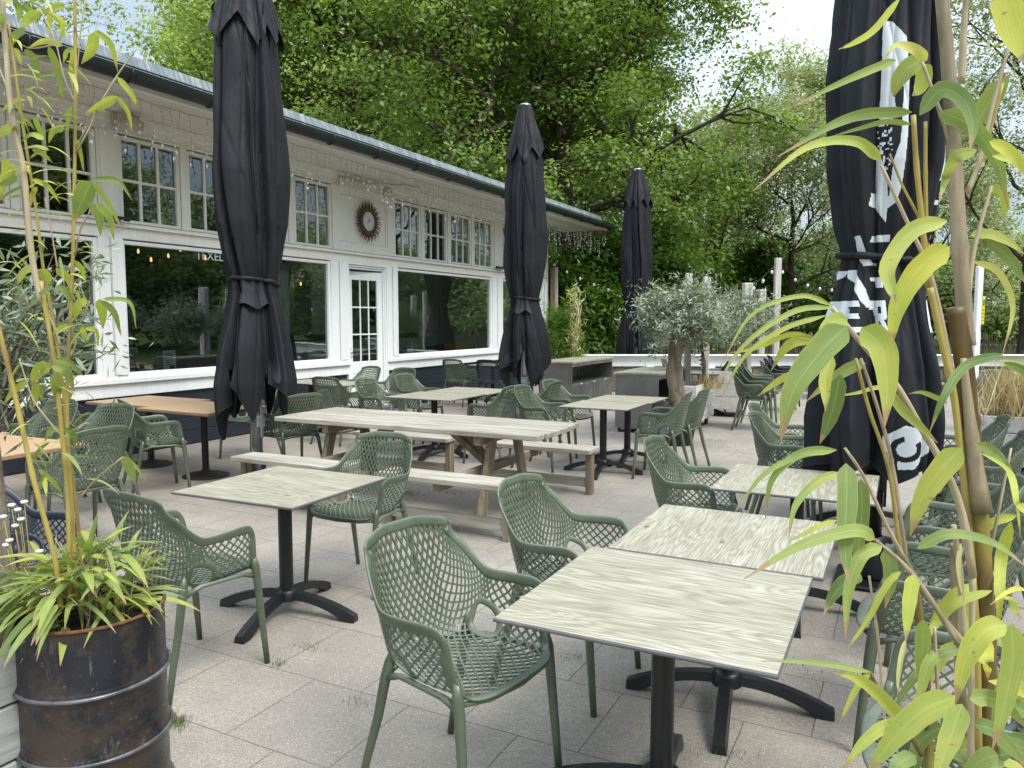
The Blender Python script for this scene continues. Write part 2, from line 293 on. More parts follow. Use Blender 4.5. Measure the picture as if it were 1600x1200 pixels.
# ------------------------------------------------------------------ mesh building
class MB:
    def __init__(s): s.v = []; s.f = []; s.mi = []; s.sm = []
    def add(s, vs, fs, mi=0, smooth=False):
        o = len(s.v); s.v.extend([tuple(p) for p in vs])
        for f in fs: s.f.append(tuple(i+o for i in f)); s.mi.append(mi); s.sm.append(smooth)
    def box(s, x0, x1, y0, y1, z0, z1, mi=0, bev=0, mat=None):
        if bev <= 0:
            vs = [(x, y, z) for z in (z0, z1) for x, y in ((x0, y0), (x1, y0), (x1, y1), (x0, y1))]
            fs = [(3, 2, 1, 0), (4, 5, 6, 7), (0, 1, 5, 4), (1, 2, 6, 5), (2, 3, 7, 6), (3, 0, 4, 7)]
        else:
            # chamfered box: three slabs' corners
            b = min(bev, (x1-x0)/2.01, (y1-y0)/2.01, (z1-z0)/2.01); vs = []; idx = {}
            for sx in (0, 1):
                for sy in (0, 1):
                    for sz in (0, 1):
                        X, Y, Z = (x0, x1)[sx], (y0, y1)[sy], (z0, z1)[sz]; ix, iy, iz = (b, -b)[sx], (b, -b)[sy], (b, -b)[sz]
                        for a in range(3):
                            idx[(sx, sy, sz, a)] = len(vs)
                            vs.append((X + (0 if a == 0 else ix), Y + (0 if a == 1 else iy), Z + (0 if a == 2 else iz)))
            fs = []
            for a in range(3):
                o1, o2 = [(1, 2), (0, 2), (0, 1)][a]
                for sa in (0, 1):
                    q = []
                    for p1, p2 in ((0, 0), (1, 0), (1, 1), (0, 1)):
                        k = [0, 0, 0]; k[a] = sa; k[o1] = p1; k[o2] = p2; q.append(idx[(*k, a)])
                    fs.append(tuple(q) if (sa ^ (a == 1)) else tuple(q[::-1]))
            for a in range(3):     # edges along axis a
                o1, o2 = [(1, 2), (0, 2), (0, 1)][a]
                for p1 in (0, 1):
                    for p2 in (0, 1):
                        k0 = [0]*3; k1 = [0]*3; k0[a] = 0; k1[a] = 1; k0[o1] = k1[o1] = p1; k0[o2] = k1[o2] = p2
                        fs.append((idx[(*k0, o1)], idx[(*k1, o1)], idx[(*k1, o2)], idx[(*k0, o2)]))
            for sx in (0, 1):
                for sy in (0, 1):
                    for sz in (0, 1): fs.append(tuple(idx[(sx, sy, sz, a)] for a in range(3)))
        if mat is not None: vs = [tuple(mat @ Vector(p)) for p in vs]
        s.add(vs, fs, mi)
    def bar(s, p, q, w, h, mi=0, up=(0, 0, 1), bev=0):
        p, q = Vector(p), Vector(q); d = q-p; L = d.length; d.normalize(); u = Vector(up)
        x = d.cross(u)
        if x.length < 1e-4: x = d.cross(Vector((0, 1, 0)))
        x.normalize(); z = x.cross(d)
        m = Matrix((x, d, z)).transposed().to_4x4(); m.translation = p
        s.box(-w/2, w/2, 0, L, -h/2, h/2, mi, bev, m)
    def tube(s, path, r, n=8, mi=0, caps=True, closed=False, flat=1.0, upv=None):
        P = [Vector(p) for p in path]; k = len(P)
        rr = r if isinstance(r, (list, tuple)) else [r]*k
        vs = []; prev = None
        for i in range(k):
            if closed: t = P[(i+1) % k]-P[i-1]
            else: t = P[min(i+1, k-1)]-P[max(i-1, 0)]
            if t.length < 1e-9: t = Vector((0, 0, 1))
            t.normalize()
            if upv is not None: nrm = Vector(upv)-t*Vector(upv).dot(t)
            elif prev is None:
                a = Vector((0, 0, 1)) if abs(t.z) < .9 else Vector((1, 0, 0)); nrm = a - t*a.dot(t)
            else: nrm = prev - t*prev.dot(t)
            if nrm.length < 1e-6: nrm = t.orthogonal()
            nrm.normalize(); prev = nrm; b = t.cross(nrm)
            for j in range(n):
                an = 2*math.pi*j/n
                vs.append(P[i] + (nrm*math.cos(an)*flat + b*math.sin(an))*rr[i])
        fs = []
        for i in range(k if closed else k-1):
            i2 = (i+1) % k
            for j in range(n): j2 = (j+1) % n; fs.append((i*n+j, i*n+j2, i2*n+j2, i2*n+j))
        s.add(vs, fs, mi, True)
        if caps and not closed:
            o = len(s.v)-k*n
            s.f.append(tuple(o+j for j in range(n))[::-1]); s.mi.append(mi); s.sm.append(False)
            s.f.append(tuple(o+(k-1)*n+j for j in range(n))); s.mi.append(mi); s.sm.append(False)
    def lathe(s, prof, n=24, mi=0, c=(0, 0, 0), smooth=True, caps=False):
        k = len(prof); vs = []
        for r, z in prof:
            for j in range(n): a = 2*math.pi*j/n; vs.append((c[0]+r*math.cos(a), c[1]+r*math.sin(a), c[2]+z))
        fs = [(i*n+j, i*n+(j+1) % n, (i+1)*n+(j+1) % n, (i+1)*n+j) for i in range(k-1) for j in range(n)]
        s.add(vs, fs, mi, smooth)
        if caps:
            o = len(s.v)-k*n
            s.f.append(tuple(o+j for j in range(n))[::-1]); s.mi.append(mi); s.sm.append(False)
            s.f.append(tuple(o+(k-1)*n+j for j in range(n))); s.mi.append(mi); s.sm.append(False)
    def grid(s, pts, mi=0, smooth=True, wrap=False):
        a = len(pts); b = len(pts[0]); vs = [p for row in pts for p in row]
        fs = [(i*b+j, i*b+(j+1) % b, (i+1)*b+(j+1) % b, (i+1)*b+j) for i in range(a-1) for j in range(b if wrap else b-1)]
        s.add(vs, fs, mi, smooth)
    def prism(s, poly, fn, t0, t1, mi=0):
        """poly 2D extruded; fn(x,y,t)->3D"""
        n = len(poly); vs = [fn(x, y, t0) for x, y in poly]+[fn(x, y, t1) for x, y in poly]
        fs = [tuple(range(n))[::-1], tuple(range(n, 2*n))]+[(i, (i+1) % n, n+(i+1) % n, n+i) for i in range(n)]
        s.add(vs, fs, mi)
    def mesh(s, name, mats):
        me = bpy.data.meshes.new(name); me.from_pydata(s.v, [], s.f)
        for m in (mats if isinstance(mats, (list, tuple)) else [mats]): me.materials.append(m)
        me.polygons.foreach_set('material_index', s.mi); me.polygons.foreach_set('use_smooth', s.sm)
        me.validate(); me.update(); return me
    def build(s, name, mats, parent=None, loc=None):
        o = bpy.data.objects.new(name, s.mesh(name, mats)); col.objects.link(o)
        if parent is not None: o.parent = parent
        if loc is not None: o.location = loc
        return o
def tag(o, label=None, cat=None, group=None, kind=None):
    if label: o['label'] = label
    if cat: o['category'] = cat
    if group: o['group'] = group
    if kind: o['kind'] = kind
    return o
def empty(name, loc=(0, 0, 0), rz=0, label=None, cat=None, group=None):
    o = bpy.data.objects.new(name, None); o.empty_display_size = .1; col.objects.link(o)
    o.location = loc; o.rotation_euler = (0, 0, rz); return tag(o, label, cat, group)
def dup(root, loc, rz, label, group=None, mat=None, tilt=(0, 0)):
    r = root.copy(); col.objects.link(r); r.location = loc; r.rotation_euler = (tilt[0], tilt[1], rz); r['label'] = label
    if group: r['group'] = group
    def rec(a, b):
        for ch in list(a.children):
            c = ch.copy(); col.objects.link(c); c.parent = b
            if mat and c.material_slots: c.material_slots[0].link = 'OBJECT'; c.material_slots[0].material = mat
            rec(ch, c)
    rec(root, r); return r
def cam2w(x, y):                       # camera-aligned ground frame (right, ahead) -> world
    s, c = math.sin(YAW), math.cos(YAW); return (x*c-y*s, x*s+y*c)
def at(px, py, d):                     # a point of the photograph at a given distance ahead -> world
    dx, dz = (px-800)/FPX, -(py-600)/FPX
    y = math.cos(PITCH)+dz*math.sin(PITCH); z = -math.sin(PITCH)+dz*math.cos(PITCH); k = d/y
    wx, wy = cam2w(dx*k, d); return Vector((wx, wy, HC+z*k))
def gp(px, d): v = at(px, 500, d); return (v.x, v.y)

# ------------------------------------------------------------------ camera, light, sky
cam = bpy.data.objects.new('camera', bpy.data.cameras.new('camera')); col.objects.link(cam)
cam.location = (0, 0, HC); cam.rotation_euler = (math.pi/2-PITCH, 0, YAW)
cam.data.sensor_width = 36; cam.data.lens = 36*FPX/1600; cam.data.clip_start = .05; cam.data.clip_end = 2000
cam.data.dof.use_dof = False
scn.camera = cam
sun = bpy.data.objects.new('sun', bpy.data.lights.new('sun', 'SUN')); col.objects.link(sun)
SEL, SAZ = R(55), R(112)     # elevation; azimuth measured from +Y clockwise
sun.data.energy = 3.8; sun.data.angle = R(26); sun.data.color = (1, .96, .9)
sd = Vector((math.sin(SAZ)*math.cos(SEL), math.cos(SAZ)*math.cos(SEL), math.sin(SEL)))
sun.rotation_euler = sd.to_track_quat('Z', 'Y').to_euler()
w = bpy.data.worlds.new('World'); scn.world = w; w.use_nodes = True; nt = w.node_tree; nt.nodes.clear()
def wn(t, **k):
    n = nt.nodes.new(t)
    for a, b in k.items(): n.inputs[a].default_value = b
    return n
sky = nt.nodes.new('ShaderNodeTexSky'); sky.sky_type = 'NISHITA'; sky.sun_disc = False; sky.sun_elevation = SEL; sky.sun_rotation = SAZ; sky.air_density = 1.2; sky.dust_density = 1.5
bg1 = wn('ShaderNodeBackground', Strength=.13); nt.links.new(sky.outputs[0], bg1.inputs[0])
tc = nt.nodes.new('ShaderNodeTexCoord'); mp = nt.nodes.new('ShaderNodeMapping'); mp.inputs['Scale'].default_value = (1, 1, 2.2)
nt.links.new(tc.outputs['Generated'], mp.inputs[0])
nz = wn('ShaderNodeTexNoise', Scale=2.3, Detail=7.0, Roughness=.55, Distortion=.3); nt.links.new(mp.outputs[0], nz.inputs['Vector'])
rp = nt.nodes.new('ShaderNodeValToRGB'); rp.color_ramp.elements[0].position = .36; rp.color_ramp.elements[0].color = (.45,)*3+(1,); rp.color_ramp.elements[1].position = .56; rp.color_ramp.elements[1].color = (1, 1, 1, 1)
nt.links.new(nz.outputs[0], rp.inputs[0])
nz2 = wn('ShaderNodeTexNoise', Scale=4.0, Detail=5.0); nt.links.new(mp.outputs[0], nz2.inputs['Vector'])
rp2 = nt.nodes.new('ShaderNodeValToRGB'); rp2.color_ramp.elements[0].position = .35; rp2.color_ramp.elements[0].color = (.50, .62, .76, 1); rp2.color_ramp.elements[1].position = .65; rp2.color_ramp.elements[1].color = (.80, .86, .90, 1)
nt.links.new(nz2.outputs[0], rp2.inputs[0])
bg2 = wn('ShaderNodeBackground', Strength=1.5); nt.links.new(rp2.outputs[0], bg2.inputs[0])
sxyz = nt.nodes.new('ShaderNodeSeparateXYZ'); nt.links.new(tc.outputs['Generated'], sxyz.inputs[0])
zg = nt.nodes.new('ShaderNodeMapRange'); zg.inputs['From Min'].default_value = .15; zg.inputs['From Max'].default_value = 1; zg.inputs['To Min'].default_value = 1.12; zg.inputs['To Max'].default_value = 3.7; nt.links.new(sxyz.outputs[2], zg.inputs[0]); nt.links.new(zg.outputs[0], bg2.inputs[1])   # overcast sky: the zenith is about three times the horizon
mxs = nt.nodes.new('ShaderNodeMixShader'); nt.links.new(rp.outputs[0], mxs.inputs[0]); nt.links.new(bg1.outputs[0], mxs.inputs[1]); nt.links.new(bg2.outputs[0], mxs.inputs[2])
wo = nt.nodes.new('ShaderNodeOutputWorld'); nt.links.new(mxs.outputs[0], wo.inputs[0])
scn.view_settings.view_transform = 'Standard'; scn.view_settings.look = 'None'; scn.view_settings.exposure = 0
scn.render.engine = 'CYCLES'; scn.cycles.use_denoising = True
scn.cycles.max_bounces = 6; scn.cycles.diffuse_bounces = 3; scn.cycles.glossy_bounces = 3; scn.cycles.transparent_max_bounces = 8; scn.cycles.transmission_bounces = 3
scn.cycles.sample_clamp_indirect = 4

# ------------------------------------------------------------------ ground
b = MB(); b.grid([[(x, y, 0) for x in (-9, 4, 20)] for y in (-6, 8, 19.5)], 0, False); tag(b.build('paving', M['ground']), kind='structure')
b = MB(); b.grid([[(x, y, -.02) for x in np.linspace(-600, 600, 7)] for y in np.linspace(-600, 900, 8)], 0, False); tag(b.build('meadow_ground', M['field']), kind='structure')
b = MB(); p0, p1 = cam2w(2, 47), cam2w(60, 50); q0, q1 = cam2w(2, 52), cam2w(60, 56)
b.add([(*p0, 0), (*p1, 0), (*q1, 0), (*q0, 0)], [(0, 1, 2, 3)]); tag(b.build('road', M['road']), kind='structure')
# ------------------------------------------------------------------ lattice armchair
U_ = np.array([0, .11, .19, .24, .31, .39, .445])/.445
NET = np.array([   # rows from the seat front to the top of the back; columns from the centre line to the rim
 [(0, .262, .432), (.115, .256, .432), (.19, .236, .434), (.235, .205, .452), (.258, .185, .52), (.270, .172, .60), (.276, .160, .652)],
 [(0, .165, .424), (.11, .165, .424), (.19, .155, .428), (.237, .135, .455), (.264, .12, .52), (.279, .11, .60), (.287, .10, .668)],
 [(0, .05, .419), (.11, .05, .419), (.19, .045, .423), (.234, .03, .452), (.262, .015, .525), (.280, .0, .60), (.289, -.01, .664)],
 [(0, -.07, .418), (.11, -.07, .419), (.18, -.075, .425), (.224, -.085, .46), (.254, -.10, .535), (.273, -.11, .61), (.283, -.12, .662)],
 [(0, -.16, .424), (.10, -.162, .43), (.168, -.166, .448), (.208, -.172, .495), (.236, -.185, .565), (.254, -.20, .63), (.265, -.21, .682)],
 [(0, -.215, .485), (.095, -.213, .492), (.157, -.206, .515), (.194, -.203, .56), (.219, -.208, .62), (.236, -.222, .675), (.247, -.236, .722)],
 [(0, -.247, .59), (.09, -.247, .595), (.148, -.238, .615), (.182, -.232, .65), (.205, -.234, .70), (.220, -.245, .738), (.229, -.258, .772)],
 [(0, -.272, .70), (.085, -.272, .703), (.140, -.264, .715), (.171, -.258, .735), (.193, -.257, .762), (.206, -.263, .785), (.214, -.272, .806)],
 [(0, -.298, .800), (.08, -.299, .808), (.133, -.294, .822), (.163, -.289, .832), (.184, -.285, .838), (.196, -.283, .838), (.204, -.282, .834)]])
NET[:, :, 2] = np.interp(NET[:, :, 2], [.40, .44, .66, .70, .84], [.45, .485, .705, .75, .915])

for r_, (y5, z5, x5) in {7: (-.250, .862, .226), 6: (-.212, .806, .249), 5: (-.166, .752, .268), 4: (-.125, .716, .280)}.items():
    o6 = NET[r_, 6].copy(); n6 = np.array((x5, y5, z5)); dlt = n6-o6
    for c_, w__ in ((6, 1), (5, .8), (4, .5), (3, .22)): NET[r_, c_] += dlt*w__
NET[8, 4:, 0] += .012; NET[3, 5:, 1] += (.02, .03)
NET[8, :, 2] = [.925, .925, .918, .912, .905, .898, .890]; NET[8, :, 1] = [-.318, -.314, -.302, -.290, -.279, -.272, -.268]; NET[7, :, 2] += np.array([.012, .012, .008, 0, -.006, -.010, -.014])
NR = NET.shape[0]
def _cr(p0, p1, p2, p3, t): return .5*((2*p1)+(-p0+p2)*t+(2*p0-5*p1+4*p2-p3)*t*t+(-p0+3*p1-3*p2+p3)*t**3)
def S(u, v):
    s = 1 if u >= 0 else -1
    fu = float(np.interp(abs(u), U_, range(7))); fv = min(max(v, 0), 1)*(NR-1)
    iu = min(int(fu), 5); iv = min(int(fv), NR-2); tu, tv = fu-iu, fv-iv
    def P(i, j):
        i = min(max(i, 0), NR-1)
        if j < 0: q = NET[i, -j].copy(); q[0] *= -1; return q
        if j > 6: return 2*NET[i, 6]-NET[i, 5]
        return NET[i, j]
    rows = [_cr(*[P(iv+k, iu+m) for m in (-1, 0, 1, 2)], tu) for k in (-1, 0, 1, 2)]
    q = _cr(*rows, tv); return np.array((q[0]*s, q[1], q[2]))
def Nrm(u, v):
    e = .004; a = S(min(u+e, 1), v)-S(max(u-e, -1), v); c = S(u, min(v+e, 1))-S(u, max(v-e, 0)); n = np.cross(a, c); return n/np.linalg.norm(n)
PU, PV = .445, .80       # physical half width and length of the sheet
def border(n=150):
    """rounded outline in (u, v), counter clockwise, with inward direction"""
    pts = []; rt, rb = .07, .11
    def arc(cu, cv, r, a0, a1, k):
        for i in range(k+1):
            a = a0+(a1-a0)*i/k; pts.append((cu+r*math.cos(a)/PU, cv+r*math.sin(a)/PV))
    def line(u0, v0, u1, v1, k):
        for i in range(1, k): pts.append((u0+(u1-u0)*i/k, v0+(v1-v0)*i/k))
    rt, rb = .028, .05
    arc(-1+rb/PU, rb/PV, rb, math.pi, 1.5*math.pi, 5); line(-1+rb/PU, 0, 1-rb/PU, 0, 44)
    arc(1-rb/PU, rb/PV, rb, -.5*math.pi, 0, 5); line(1, rb/PV, 1, 1-rt/PV, 34)
    arc(1-rt/PU, 1-rt/PV, rt, 0, .5*math.pi, 3); line(1-rt/PU, 1, -1+rt/PU, 1, 26)
    arc(-1+rt/PU, 1-rt/PV, rt, .5*math.pi, math.pi, 3); line(-1, 1-rt/PV, -1, rb/PV, 34)
    return pts
def band(mb, pts, w, th, inset, sgn=1):
    """flat rounded band following closed (u,v) outline"""
    k = len(pts); n = 10; vs = []; fr = []
    for i in range(k):
        a, c = pts[i-2], pts[(i+2) % k]; du, dv = (c[0]-a[0])*PU, (c[1]-a[1])*PV; L = math.hypot(du, dv) or 1; fr.append((-dv/L*sgn, du/L*sgn))
    for i in range(k):
        a, c = pts[i-1], pts[(i+1) % k]; du, dv = (c[0]-a[0])*PU, (c[1]-a[1])*PV; L = math.hypot(du, dv) or 1
        iu = sum(fr[(i+q) % k][0] for q in (-1, 0, 1)); iv = sum(fr[(i+q) % k][1] for q in (-1, 0, 1)); q_ = math.hypot(iu, iv) or 1; iu /= q_; iv /= q_
        u, v = pts[i]; p = S(u, v); N = Nrm(min(max(u, -.99), .99), min(max(v, .01), .99))
        e = .012; q = S(min(max(u+iu*e/PU, -1), 1), min(max(v+iv*e/PV, 0), 1)); I = q-p; I = I/(np.linalg.norm(I)+1e-9)
        c0 = p+I*inset
        for j in range(n):
            an = 2*math.pi*j/n; ca, sa = math.cos(an), math.sin(an)
            ca = math.copysign(abs(ca)**.75, ca); sa = math.copysign(abs(sa)**.75, sa)
            vs.append(c0+I*(ca*w/2)+N*(sa*th/2))
    fs = [(i*n+j, i*n+(j+1) % n, ((i+1) % k)*n+(j+1) % n, ((i+1) % k)*n+j) for i in range(k) for j in range(n)]
    mb.add(vs, fs, 0, True)
HU, HV, HRU, HRV = .585, .395, .050, .068      # hand hole at the seat's rear corners
def inside(u, v):
    x, y = (1-abs(u))*PU, v*PV; y2 = (1-v)*PV; m = .012
    if x < m or y < m or y2 < m: return False
    for r, yy in ((.05, y), (.028, y2)):
        if x < r and yy < r and math.hypot(r-x, r-yy) > r-m: return False
    du, dv = (abs(u)-HU)*PU, (v-HV)*PV
    return (abs(du)/HRU)**2.5+(abs(dv)/HRV)**2.5 > 1.0
def make_chair():
    root = empty('lattice_armchair', label='x', cat='chair')
    parts = {'seat': MB(), 'backrest': MB(), 'armL': MB(), 'armR': MB()}
    step = .0375; ds = .024
    for fam in (1, -1):
        cs = np.arange(-1.9, 1.9, step)
        for c in cs:            # physical lines x*cos + fam*y*sin = c with a skew that follows the moulded diamonds
            run = []; dirx, diry = .69, .724*fam
            x0, y0 = (c, 0)
            for t in np.arange(-1.6, 1.6, ds):
                x, y = x0+dirx*t, y0+diry*t
                u, v = x/PU, y/PV
                ok = abs(u) < 1 and 0 < v < 1 and inside(u, v)
                if ok: run.append((u, v))
                if (not ok) and run:
                    if len(run) > 1: strand(parts, run)
                    run = []
            if len(run) > 1: strand(parts, run)
    parts['seat'].build('seat', M['green'], root); parts['backrest'].build('backrest', M['green'], root)
    parts['armL'].build('armrest', M['green'], root); parts['armR'].build('armrest', M['green'], root)
    b = MB(); band(b, border(), .042, .0115, .015)
    for s in (1, -1):
        h = [(s*(HU+HRU*1.08/PU*math.copysign(abs(math.cos(a))**.8, math.cos(a))), HV+HRV*1.06/PV*math.copysign(abs(math.sin(a))**.8, math.sin(a))) for a in np.linspace(0, 2*math.pi, 29)[:-1]]
        band(b, h, .027, .010, 0, -s)
    b.build('rim', M['green'], root)
    f = MB()
    for s in (1, -1):
        f.tube([(s*.243, .19, .45), (s*.243, .12, .473), (s*.237, .02, .475), (s*.224, -.09, .475), (s*.205, -.165, .445)], [.017, .013, .0115, .013, .018], 8, flat=.8)
    f.tube([(-.205, -.165, .46), (-.1, -.185, .473), (0, -.19, .475), (.1, -.185, .473), (.205, -.165, .46)], .011, 6)
    f.tube([(-.235, .2, .47), (-.15, .238, .465), (0, .252, .463), (.15, .238, .465), (.235, .2, .47)], .010, 6)
    f.build('seat_frame', M['green'], root)
    for s in (1, -1):
        l = MB(); l.tube([(s*.249, .182, .55), (s*.250, .190, .495), (s*.2505, .197, .44), (s*.254, .209, .30), (s*.259, .222, .15), (s*.263, .235, 0)], [.010, .0215, .0205, .0185, .0165, .0145], 10, flat=.85); l.build('leg', M['green'], root)
        l = MB(); l.tube([(s*.196, -.150, .55), (s*.205, -.163, .495), (s*.210, -.178, .44), (s*.219, -.209, .29), (s*.231, -.248, .15), (s*.243, -.285, 0)], [.009, .020, .021, .0185, .0165, .0145], 10, flat=.85); l.build('leg', M['green'], root)
    return root
def strand(parts, run):
    n = len(run); w, th = .0036, .0030
    P = [S(u, v) for u, v in run]; 
    reg = []
    for (u, v) in run: reg.append('seat' if v < .46 and abs(u) < .56 else ('backrest' if v >= .46 and abs(u) < .62 else ('armR' if u > 0 else 'armL')))
    i = 0
    while i < n-1:
        j = i
        while j < n-1 and reg[j+1] == reg[i]: j += 1
        j2 = min(j+1, n-1)
        vs = []
        for k in range(i, j2+1):
            N = Nrm(*run[k]); T = P[min(k+1, n-1)]-P[max(k-1, 0)]; T = T/np.linalg.norm(T); X = np.cross(T, N)
            for a, c in ((1, 1), (-1, 1), (-1, -1), (1, -1)): vs.append(P[k]+X*w*a+N*th*c)
        m = j2-i+1
        fs = [(q*4+r, q*4+(r+1) % 4, (q+1)*4+(r+1) % 4, (q+1)*4+r) for q in range(m-1) for r in range(4)]
        parts[reg[i]].add(vs, fs, 0, False)
        i = j2
chair0 = make_chair()
_first = [True]
def chair(x, y, deg, label, group=None, navy=False, z=0, tilt=(0, 0)):
    """deg: direction faced, 0 = away from the building (+X), 90 = along it (+Y)"""
    rz = R(deg-90); grp = group or 'lattice armchairs on the terrace'
    if _first[0] and not navy:
        _first[0] = False; chair0.location = (x, y, z); chair0.rotation_euler = (tilt[0], tilt[1], rz); chair0['label'] = label; chair0['group'] = grp; return chair0
    return dup(chair0, (x, y, z), rz, label, grp, M['navy'] if navy else None, tilt)

C_ = chair
C_(-1.345, 2.25, -10, 'green lattice armchair at the left of the nearest pale table, closest chair to the camera')
C_(-1.33, 3.20, -3, 'green lattice armchair at the left side of the second pale table, behind the closest chair')
C_(-1.12, 4.72, 0, 'green lattice armchair at the left edge of the square table beside the lettered parasol')
C_(-.78, 6.42, 0, 'nearer of two green armchairs left of the table behind the lettered parasol')
C_(-.90, 7.10, 0, 'farther of two green armchairs left of the table behind the lettered parasol')
C_(-3.00, 2.46, 85, 'green armchair seen from behind, beside the rusty drum planter')
C_(-3.74, 2.02, 8, 'navy armchair just behind the rusty drum planter', navy=True)
C_(-3.04, 3.82, -88, 'green armchair pushed in at the far side of the lone pale table')
C_(-5.28, 3.42, 180, 'green armchair turned away at the right side of the left tan table')
C_(-6.25, 4.18, 278, 'green armchair facing the camera at the far side of the left tan table, right one')
C_(-7.08, 4.20, 275, 'green armchair facing the camera at the far side of the left tan table, left one')
C_(-6.48, 5.0, 64, 'green armchair with its back to the camera at the long tan table by the building')
C_(-7.75, 5.02, 82, 'green armchair at the wall end of the long tan table, left of its neighbour')
C_(-7.05, 6.75, 268, 'green armchair on the building side of the long tan table')
C_(-5.72, 6.05, 165, 'green armchair at the right end of the long tan table, behind the big left parasol')
C_(-6.85, 8.15, 92, 'dark green armchair turned away in front of the pale table by the door')
C_(-7.75, 9.75, 262, 'left green armchair facing the camera behind the pale table by the door')
C_(-7.0, 9.65, 268, 'right green armchair facing the camera behind the pale table by the door')
C_(-5.95, 7.95, 2, 'nearer green armchair on the left of the double table behind the picnic table')
C_(-5.98, 8.85, -2, 'farther green armchair on the left of the double table behind the picnic table')
C_(-4.28, 7.85, 176, 'nearer green armchair on the right of the double table behind the picnic table')
C_(-4.10, 8.65, 182, 'farther green armchair on the right of the double table behind the picnic table')
C_(-3.62, 7.85, 0, 'nearer green armchair on the left of the double table in front of the steel counters')
C_(-3.70, 8.80, -4, 'farther green armchair on the left of the double table in front of the steel counters')
C_(-2.28, 7.95, 184, 'nearer green armchair on the right of the double table in front of the steel counters')
C_(-2.22, 8.50, 178, 'farther green armchair on the right, in front of the black olive pot')
C_(.14, 3.38, 178, 'green armchair right of the second pale table, behind the bamboo leaves')
C_(.20, 2.35, 183, 'green armchair in the bottom right corner behind the bamboo stems')
C_(.22, 4.28, 180, 'nearer green armchair on the right of the square table beside the lettered parasol')
C_(.42, 4.98, 176, 'farther green armchair on the right of the square table beside the lettered parasol')
C_(.48, 6.15, 180, 'nearer green armchair right of the table behind the lettered parasol')
C_(.45, 7.05, 184, 'farther green armchair right of the table behind the lettered parasol')
C_(-7.75, 12.85, 90, 'green armchair with its back to the camera at the table below the picture window')
C_(-7.05, 12.95, 92, 'left navy armchair at the table below the picture window', navy=True)
C_(-6.40, 12.95, 90, 'right navy armchair at the table below the picture window', navy=True)
C_(-7.5, 14.95, 270, 'left armchair facing the camera behind the table below the picture window')
C_(-6.85, 14.95, 268, 'right armchair facing the camera behind the table below the picture window')
for i in range(3): C_(-2.03+.055*i, 12.05+.10*i*.6, 8, ['lowest', 'middle', 'topmost'][i]+' green armchair in the stack beside the white plank planter', z=.001+.052*i)
for i in range(3): C_(-2.05+.06*i, 14.75+.05*i, 15, ['lowest green armchair', 'middle navy armchair', 'topmost navy armchair'][i]+' in the stack behind the second plank planter', navy=i > 0, z=.001+.052*i)
C_(-3.15, 14.2, 190, 'navy armchair at the small pale table behind the olive trees', navy=True)
C_(-3.9, 14.7, 5, 'green armchair left of the small pale table behind the olive trees')
C_(1.25, 13.3, 265, 'green armchair at the weathered table in front of the white railing on the right')
C_(2.2, 12.6, 200, 'green armchair between the two far picnic tables on the right')

# ------------------------------------------------------------------ pedestal tables
def foot_arc(mb, ang, L=.42, w=.066, mi=0):
    c, s = math.cos(ang), math.sin(ang); n = 9; vs = []
    for i in range(n):
        t = i/(n-1); r = .02+L*t; top = .135-.085*t**2.2-.012*t; bot = max(0.0, .095-.095*(t/.86)**2.4) if t < .86 else 0
        if t >= .86: bot = 0
        ww = w*(1-.12*t)
        for dx, zz in ((-ww/2, bot), (-ww*.36, top), (ww*.36, top), (ww/2, bot)):
            z2 = zz if abs(dx) < ww*.4 else zz
            vs.append((c*r-s*dx, s*r+c*dx, z2))
    # side shoulders
    fs = [(i*4+j, i*4+(j+1) % 4, (i+1)*4+(j+1) % 4, (i+1)*4+j) for i in range(n-1) for j in range(4)]
    fs += [(0, 1, 2, 3), ((n-1)*4+3, (n-1)*4+2, (n-1)*4+1, (n-1)*4)]
    mb.add(vs, fs, mi, False)
def make_table(kind, W, D, H=.75):
    root = empty('cafe_table', label='x', cat='table')
    t = MB(); th = .013 if kind == 'hpl' else .03; z0 = H-th
    t.box(-W/2, W/2, -D/2, D/2, z0, H, 1, .004)
    # upper face in its own material
    e = .0045; t.add([(-W/2+e, -D/2+e, H+.0006), (W/2-e, -D/2+e, H+.0006), (W/2-e, D/2-e, H+.0006), (-W/2+e, D/2-e, H+.0006)], [(0, 1, 2, 3)], 0)
    t.build('tabletop', [M['hpl'], M['hpledge']] if kind == 'hpl' else [M['brownlam'], M['brownedge']], root)
    if kind == 'hpl':
        p = MB(); p.lathe([(.039, .09), (.039, z0-.03)], 20); p.box(-.13, .13, -.13, .13, z0-.03, z0-.001, 0); p.lathe([(.066, .085), (.066, .14), (.05, .15), (.039, .155)], 20); p.build('post', M['blackmetal'], root)
        for k in range(4):
            f = MB(); foot_arc(f, R(8)+k*math.pi/2); f.build('foot', M['blackmetal'], root)
    else:
        p = MB(); p.lathe([(.036, .03), (.036, z0-.02)], 16); p.box(-.15, .15, -.15, .15, z0-.02, z0-.001); p.build('post', M['blackmetal'], root)
        p = MB(); p.lathe([(.001, 0), (.235, 0), (.24, .012), (.20, .022), (.19, .03), (.12, .034), (.11, .045), (.05, .06), (.037, .075)], 32); p.build('base', M['castiron'], root)
    return root
tg = 'pale green laminate pedestal tables'
ht = make_table('hpl', .85, .85)
ht.location = (-.68, 2.445, .004); ht['label'] = 'nearest pale table with wood grain and a black cross foot, bottom right'; ht['group'] = tg
def T_(x, y, lab, rz=0, sx=1, sy=1, z=0):
    o = dup(ht, (x, y, z), R(rz), lab, tg)
    for c in o.children:
        if c.name.startswith('tabletop'): c.scale = (sx, sy, 1)
    return o
T_(-.635, 3.31, 'pale table with swirling grain pushed against the nearest table', 90, .98, .97)
T_(-3.09, 3.20, 'lone pale table between two armchairs left of the middle', 2, .99, .97)
